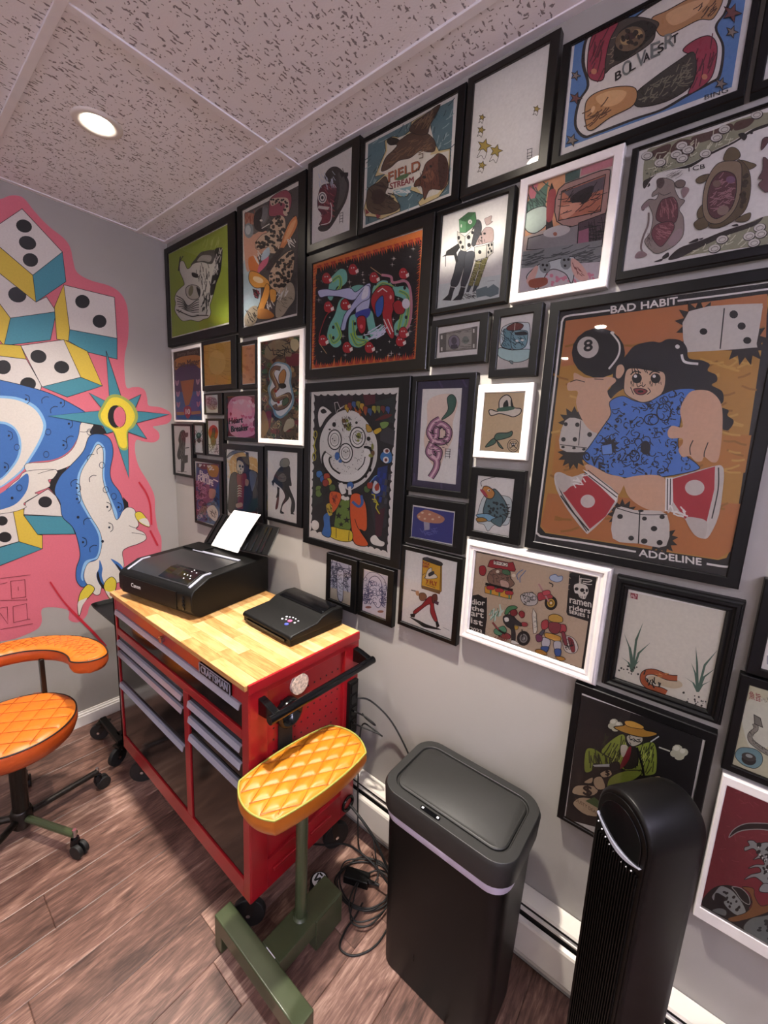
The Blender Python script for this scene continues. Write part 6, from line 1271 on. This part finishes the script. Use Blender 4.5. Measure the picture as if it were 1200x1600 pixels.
def ramen(a):
    a.p('k', '105,105 1065,300 950,1045 50,725').p('#c9b49a', '122,115 850,265 825,580 835,605 995,655 940,1030 190,775 205,490 190,470 90,450')
    r = random.Random(8)
    for i in range(40):
        x, y = r.uniform(120, 960), r.uniform(150, 980)
        a.eo('#c0aa8e', x, y, 26, 24, 4)
    a.s('k', '85,452 190,472 205,490 185,775 55,730', 2).p('k', '85,452 190,472 205,490 185,775 55,730').p('k', '865,270 1065,305 1010,655 835,605 825,580')
    W = '#e6e0d6'
    for tx, x0, y0, x1, y1, h in (('dior', 85, 518, 188, 530, 40), ('the', 85, 565, 180, 582, 36), ('art', 80, 608, 178, 628, 36), ('ist', 80, 665, 172, 690, 42), ('2023', 75, 722, 165, 748, 26)): a.t(W, tx, x0, y0, x1, y1, h, 1.5)
    for tx, x0, y0, x1, y1, h in (('ramen', 852, 508, 1020, 545, 36), ('riders', 850, 560, 1012, 592, 38), ('SERIES 1', 848, 588, 998, 628, 24)): a.t(W, tx, x0, y0, x1, y1, h, 1.5)
    a.so(W, 'k', '885,370 930,355 985,375 1000,420 985,455 970,480 930,470 915,440 890,430', 4).es('k', '905,400,16,14 950,410,18,16 985,412,10,14 965,432,8').hatch('k', '925,450 975,460 970,478 930,470', 8, 16, 3, 1.5, .1).hatch(W, '925,315 955,320 950,375 925,365', 8, 50, 4, 1.6, .05).sl(W, '925,318 990,325 1025,335 1000,345 955,340', 6).sl(W, '950,352 1000,365 1025,365', 6)
    # ramen stall
    a.po('#a32d35', 'k', '230,175 265,170 375,195 410,190 430,250 420,265 245,235 210,225', 4).po('#e8e2d6', 'k', '258,178 370,200 368,228 256,208', 3)
    a.t('k', '\u30e9\u30fc\u30e1\u30f3', 264, 205, 364, 222, 24, 1)
    a.so('#a32d35', 'k', '150,225 185,220 200,255 185,295 155,290 145,260', 4).so('#8a6a5a', 'k', '240,255 300,240 340,250 385,260 390,310 420,360 380,390 320,390 270,370 220,350 210,300', 4).hatch('k', '230,260 400,270 390,380 240,350', 34, 30, 3, .8, 1).so('#c9a898', 'k', '310,330 370,345 375,390 320,385', 3).so('#4d7a55', 'k', '330,250 375,255 385,290 330,280', 3).po('#d9a23a', 'k', '190,380 405,425 395,480 190,430', 4).p('k', '195,350 410,400 405,420 192,372')
    for x, y in ((235, 392), (303, 412), (380, 432)): a.so('#b5303a', 'k', [(x-30, y-12), (x, y-18), (x+30, y-8), (x+24, y+14), (x-24, y+10)], 3).p('#4d8a6a', [(x-6, y+14), (x+8, y+16), (x+6, y+48), (x-6, y+46)])
    a.es('#e8ddc8', '290,265,14,12 415,295,16,14')
    # motorbike (rider left out), pale blue flame
    def wheel(x, y, R, rc): a.e('k', x, y, R, R*1.12).e(rc, x, y, R*.6, R*.68).eo('k', x, y, R*.34, R*.4, 5).e('w', x, y, R*.14)
    wheel(706, 510, 50, '#c9a23a'); a.so('#b0434a', 'k', '610,430 700,440 720,470 660,480 610,490', 4).so('#c9c4c0', 'k', '480,440 560,430 600,470 590,520 520,530 475,490', 4).curl('k', '480,440 580,440 580,510 490,520', 16, 18, 4).sl('#b98a8a', '610,360 650,430 690,500', 12).sl('k', '690,350 720,365 715,385', 8).so('#c05058', 'k', '640,420 690,410 700,440 650,450', 3)
    for q in ('450,330 440,290 470,260 490,250', '465,350 465,310 490,280 510,255'): a.sl('#5a7fb0', q, 6)
    a.so('#b9c8dc', '#31508a', '700,300 740,285 760,300 795,300 790,335 745,345 700,325', 4)
    # horned biker
    wheel(492, 785, 52, '#8f8c8a'); wheel(318, 740, 34, '#b9b4b0'); a.so('#55946f', 'k', '262,720 300,700 340,690 360,730 310,760 270,750', 4).so('#a03840', 'k', '340,740 390,760 380,790 320,780', 4).sl('k', '250,660 300,720 350,750', 14).sl('#a84448', '250,660 300,720', 8).so('#c9a23a', 'k', '410,690 450,690 445,715 415,715', 3).curl('#8a3f34', '250,760 370,770 370,800 270,800', 20, 14, 4)
    a.so('#2b2a2e', 'k', '340,610 400,600 440,640 480,670 500,680 470,690 420,680 430,750 425,810 400,800 395,720 360,690 335,650', 4).so('#f0ece4', 'k', '342,625 372,622 378,650 350,655', 2).so('#4d8a5c', 'k', '345,590 370,540 420,530 445,545 420,560 390,570 365,600', 4).so('#8a2a30', 'k', '390,570 430,560 445,590 425,610 395,605', 4).so('#9a2d34', 'k', '455,590 475,570 500,585 500,615 475,625', 4).so('#f0ece4', 'k', '398,800 430,805 460,830 400,825', 3).hatch('#cfe0d4', '235,570 320,545 310,640 240,630', 12, 60, 12, 2, .6).hatch('#4d8a6a', '235,580 300,570 300,640 240,640', 8, 50, 5, 2, .6)
    a.sl('k', '480,715 490,790', 8).so('#b0434a', 'k', '480,660 520,665 520,690 485,690', 3)
    # sword, bowl and a plain armoured figure
    a.po('#e4ddd0', 'k', '568,552 592,590 600,720 590,745 570,745 560,600', 4).t('k', '\u30e9\u30fc\u30e1\u30f3', 570, 628, 594, 634, 22).t('k', '\u30e1', 572, 660, 592, 664, 20).t('k', '\u30f3', 576, 700, 596, 704, 20)
    a.so('#d8d0c8', 'k', '800,790 840,765 890,790 918,850 900,895 850,900 810,870', 4).so('#8a2f38', 'k', '840,775 880,800 895,880 870,890 850,830', 3).curl('k', '800,790 880,800 870,880 820,860', 18, 14, 4)
    for c, P in (('#b0434a', '640,650 680,640 690,690 650,720 630,690'), ('#b0434a', '770,680 820,680 825,730 780,740'), ('#c9a24a', '690,610 740,595 795,620 790,660 700,650'), ('#8a3a42', '695,660 780,670 770,740 720,745 690,710'), ('#d0a04a', '670,740 780,770 770,810 700,790 660,770'), ('#c9c6cc', '640,780 700,795 690,850 640,850'), ('#c9c6cc', '730,810 785,810 780,870 735,870'), ('#3f5f9e', '630,850 690,850 675,890 640,885'), ('#3f5f9e', '735,870 785,870 780,920 745,920'), ('#c08a3a', '585,875 630,870 675,900 665,915 600,900'), ('#c08a3a', '740,925 800,930 820,950 780,960'), ('#7a3a5a', '590,760 630,750 640,800 600,810'), ('#5a5a68', '640,720 660,720 640,760 615,750'), ('#8a3a42', '790,740 815,740 835,830 810,830')): a.so(c, 'k', P, 4, 3)
frame('white ornate framed ramen riders print with motorcycles and noodle stall', '727,843 958,889 928,1073 716,996.7', '742.6,862.7 932.6,902.7 910,1047 729.7,985.7', K5, ramen, color='frame_white', t=.032, prof='ornate', bg='k')
def tiger(a):
    a.p('#d9d5c8', '425,155 955,265 848,795 348,635').p('#8f3a44', '436,160 476,168 474,198 434,188').hatch('#d9b8b4', '438,165 472,172 470,192 438,186', 8, 16, 4, 1.5, .3)
    G = '#4d6a5c'
    for x, y, L_ in ((445, 590, ((-45, -210), (-10, -140), (60, -270), (100, -160), (-60, -80), (40, -60))), (800, 700, ((-10, -250), (110, -230), (100, -130), (-35, -160), (-70, -80), (70, -60)))):
        for dx, dy in L_: a.p(G, [(x-6, y), (x+dx*.35-5, y+dy*.65), (x+dx, y+dy), (x+dx*.35+6, y+dy*.62), (x+8, y)])
    a.dots('#3a3a36', '380,550 500,570 490,610 370,590', 16, 3, 7).dots('#3a3a36', '720,700 850,740 840,790 730,750', 18, 3, 7).s('#c6b89c', '530,620 600,610 700,640 715,670 660,680 560,650')
    tail = '690,625 640,620 560,590 510,600 505,640 545,675 600,690 630,705'
    a.sl('k', tail, 34).sl('#a8552e', tail, 26).hatch('k', '500,590 560,590 630,690 540,670', 10, 28, 7, 1.5, .6)
    a.hatch('#c98a4c', '560,580 640,600 640,630 580,620', 6, 20, 4, .4)
frame('black stepped framed print of reeds and a striped tail on cream', '963.5,901.5 1167.6,941 1126,1136 937.6,1069.7', '980.7,923 1135,955 1104,1110 959,1062.5', B5, tiger, t=.03, prof='ornate')
def gangster(a):
    a.p('#e2e0dc', '70,1410 68,1440 300,1540 760,1700 770,1330 838,955 820,950 700,1300 300,1480').p('#1a1719', '168,715 830,950 755,1330 720,1560 80,1390')
    def cl(x, y, s): a.es('#c9c8b0', f'{x},{y},{26*s},{22*s} {x+30*s},{y+16*s},{24*s},{20*s} {x-16*s},{y+22*s},{20*s},{18*s} {x+10*s},{y+36*s},{26*s},{20*s}').es('#e6e5d4', f'{x-4},{y-4},{16*s},{13*s} {x+26*s},{y+10*s},{14*s},{12*s}')
    cl(345, 865, .9); cl(690, 1010, 1.1); a.l('#d9d8c8', '590,1000 650,1022', 7)
    GR = '#8fa03c'
    a.so(GR, 'k', '345,950 400,930 430,1000 540,970 575,1000 580,1100 560,1150 460,1150 360,1100 290,1050 280,1010', 5).so(GR, 'k', '190,1020 230,1005 290,1040 340,1070 330,1100 240,1090 225,1130 185,1130', 5).so(GR, 'k', '320,1170 400,1130 500,1130 450,1180 340,1210 320,1260 305,1250', 5)
    a.hatch('#2d3418', '290,960 560,990 560,1130 330,1090', 60, 70, 5, 1.9, .3).hatch('#2d3418', '195,1020 330,1060 220,1120', 20, 60, 5, 1.4, .3).hatch('#c7d46a', '300,980 560,1000 550,1120 350,1090', 24, 50, 4, 1.8, .3)
    a.so('#2a2420', 'k', '430,1000 470,1010 470,1100 400,1110', 4).s('#8a2430', '420,1010 440,1000 430,1060 400,1105 375,1110').s('#ddd6c8', '385,990 420,995 400,1050 385,1040').so('#c9c3b4', 'k', '420,935 490,930 500,970 450,995 420,970', 4).hatch('k', '425,935 495,935 480,985 430,980', 14, 22, 4, .5, 1)
    a.so('#b98a34', 'k', '345,890 400,880 410,855 450,860 505,885 515,905 575,920 570,935 500,945 400,920', 5).so('#d9a84a', 'k', '405,858 450,858 505,885 495,900 420,885', 3)
    a.p('#cfd3d6', '230,1095 320,1090 330,1105 240,1105').so('#241f22', 'k', '325,1090 370,1080 375,1120 335,1130', 4).l('k', '470,1000 500,1100 510,1160', 12).l('#cfd3d6', '545,970 590,940', 7)
    for P in ('120,1230 150,1205 240,1210 260,1240 220,1265 130,1255', '240,1165 280,1160 300,1220 260,1230 235,1200', '270,1140 320,1120 335,1150 290,1165', '130,1290 180,1270 290,1300 300,1370 200,1370 130,1320', '560,1160 595,1155 600,1175 565,1180', '180,1190 230,1160 225,1195'): a.so('#cbb596', 'k', P, 5, 3)
    a.t('#2a1c18', '$', 180, 1255, 225, 1262, 50, 3).t('#2a1c18', '$', 300, 1150, 322, 1152, 26, 2).p('#4d6a3c', '190,1290 240,1270 290,1310 260,1330').t('#5a3a28', 'DUSTY DEAD', 135, 1290, 262, 1370, 18)
frame('black framed print of a seated gangster in a green pinstripe suit', '899,1068 1121.6,1146 1075,1376 867,1291', '909,1085.5 1103,1153 1060,1366 880,1285', B5, gangster, t=.028)
frame('black frame mostly out of view to the right of the reeds print', '1195,900 1420,950 1380,1120 1168,1047', '1215,925 1400,965 1365,1100 1190,1040', E1, lambda a: a.p('#9a9aa4', '525,640 700,640 700,760 525,700'), t=.026, ext={1: 2.96})
def sushi(a):
    a.p('#c3c1a4', '400,840 900,960 900,1640 270,1400').s('#cfd0c0', '350,1000 520,950 600,1200 420,1300').t('#8f4a48', '\u9b5a\u65e8', 402, 935, 482, 960, 50, 1)
    a.hatch('#8a8a78', '490,925 540,935 535,970 490,960', 8, 18, 5, 1.5, .2).so('#6f949c', 'k', '310,1310 350,1280 440,1290 490,1330 490,1390 440,1425 360,1400 310,1350', 4).e('#22201f', 400, 1365, 52, 36, .3).e('#3d3b39', 400, 1345, 52, 28, .3).e('#9aa09c', 402, 1338, 26, 12, .3)
    P = '440,1110 450,1150 410,1190 415,1230 460,1270 540,1320 620,1340'; a.sl('k', P, 36).sl('#8d8a80', P, 28).hatch('#4a4842', '405,1150 450,1130 430,1230 540,1300 520,1320 410,1240', 26, 18, 3, .8, .5)
    a.po('#77756d', 'k', '435,1050 480,1075 497,1140 440,1115', 5)
frame('black framed ink drawing of a tape roll and twisted strand on cream', '1157.5,1052.5 1350,1110 1310,1275 1126,1200.5', '1172,1070 1335,1120 1298,1255 1143,1196', E1, sushi, ext={1: 2.90})
def dragon(a):
    a.p('#7d2630', '268,190 900,420 900,1700 60,1160').hatch('#8f3540', '270,200 800,400 760,900 160,800', 40, 50, 5, .6, 1)
    a.s('#120e0f', '90,1170 130,1060 220,1000 330,1000 440,1050 490,1130 470,1200 640,1190 640,1500 300,1320', 3)
    LG = '#8f9593'
    a.so('#17110f', '#9a9c98', '305,610 340,550 420,505 520,495 700,505 800,530 700,560 560,545 440,550 370,570', 8).so('#17110f', '#9a9c98', '330,1010 400,1020 460,1080 470,1150 410,1120 360,1050', 6)
    for P in ('455,640 500,635 540,660 620,650 700,700 700,1000 620,1010 560,960 510,930 430,950 480,910 560,890 540,850 460,860 520,830 590,830 560,780 500,790 540,750 500,700 435,720 430,690 470,675', '165,1090 190,1050 240,1000 320,1030 370,1080 420,1150 440,1220 370,1240 290,1180 260,1130 290,1110 250,1080 200,1060 185,1120', '550,1020 590,980 660,1000 640,1050 560,1050'): a.so(LG, '#1c1818', P, 6, 4)
    a.dots('#1c1a1a', '490,650 690,700 690,980 590,920 520,690', 22, 8, 22, 3).dots('#1c1a1a', '250,1040 330,1040 420,1210 300,1170', 14, 8, 16, 4).dots('#cdd0cc', '520,670 680,720 680,960 600,880', 18, 4, 9, 5)
    a.so('#80552c', '#2a1a10', '410,1010 500,1020 510,1080 560,1160 640,1150 640,1200 480,1260 340,1290 300,1260 430,1220 490,1150 470,1060', 5).so('#6f7674', '#2a2a2a', '420,1340 470,1270 560,1245 700,1250 700,1500 480,1400', 6).dots('#26292a', '500,1280 680,1270 680,1450 520,1380', 16, 8, 24, 6).s('#6f7674', '170,1200 230,1180 280,1200 270,1240')
frame('white framed red print of a grey horned dragon at lower right', '1120,1207.7 1420,1330 1370,1595 1090,1440', '1132.5,1228 1400,1335 1355,1570 1098,1415', E2, dragon, color='frame_white', t=.03, bg='#7d2630', ext={1: 3.05})
# ================================================================== flat lettering on the appliances
def decal(parent, name, txt, m, size, loc, rot, depth=.0006):
    V, Fc = glyph(txt); b = bmesh.new(); top = max(v[1] for v in V); x0 = min(v[0] for v in V); x1 = max(v[0] for v in V)
    k = size/(x1-x0); vs = [b.verts.new(((v[0]-x0)*k, v[1]*k, 0)) for v in V]
    for f in Fc:
        try: b.faces.new([vs[i] for i in f])
        except ValueError: pass
    r = bmesh.ops.extrude_face_region(b, geom=list(b.faces))
    bmesh.ops.translate(b, vec=(0, 0, depth), verts=[g for g in r['geom'] if isinstance(g, bmesh.types.BMVert)])
    o = obj(name, b, m, parent); o.location = loc; o.rotation_euler = rot
    return o
o = decal(badge, 'lettering', 'CRAFTSMAN', 'alu', .158, (1.375, CY0-.006, .8955), (PI/2, 0, 0), .002); o.scale = (1, 1.25, 1)
decal(pr_t, 'lettering', 'Canon', 'grey_print', .062, (-.37, -.0022, .062), (PI/2, 0, 0))
# badge rim
for a0 in ((1.362, 1.546, .9235, .926), (1.362, 1.546, .886, .8885), (1.362, 1.3645, .886, .926), (1.5435, 1.546, .886, .926)):
    obj('badge_rim', box(a0[0], a0[1], CY0-.0072, CY0-.0055, a0[2], a0[3]), 'alu', badge)
# pedal emblem: white disc with black angular stroke
b = bmesh.new(); cyl(b, (0, 0, .0565), (0, 0, .0578), .026, seg=32); obj('emblem', b, 'sensor_white', pd)
b = bmesh.new()
for p, q in (((-.018, .012), (-.01, -.014)), ((-.01, -.014), (.0, .006)), ((0, .006), (.006, -.014)), ((.006, -.014), (.018, .012)), ((-.014, .016), (.0, .016))):
    cyl(b, (p[0], p[1], .0582), (q[0], q[1], .0582), .0032, seg=6)
obj('emblem_mark', b, 'black_rubber', pd)
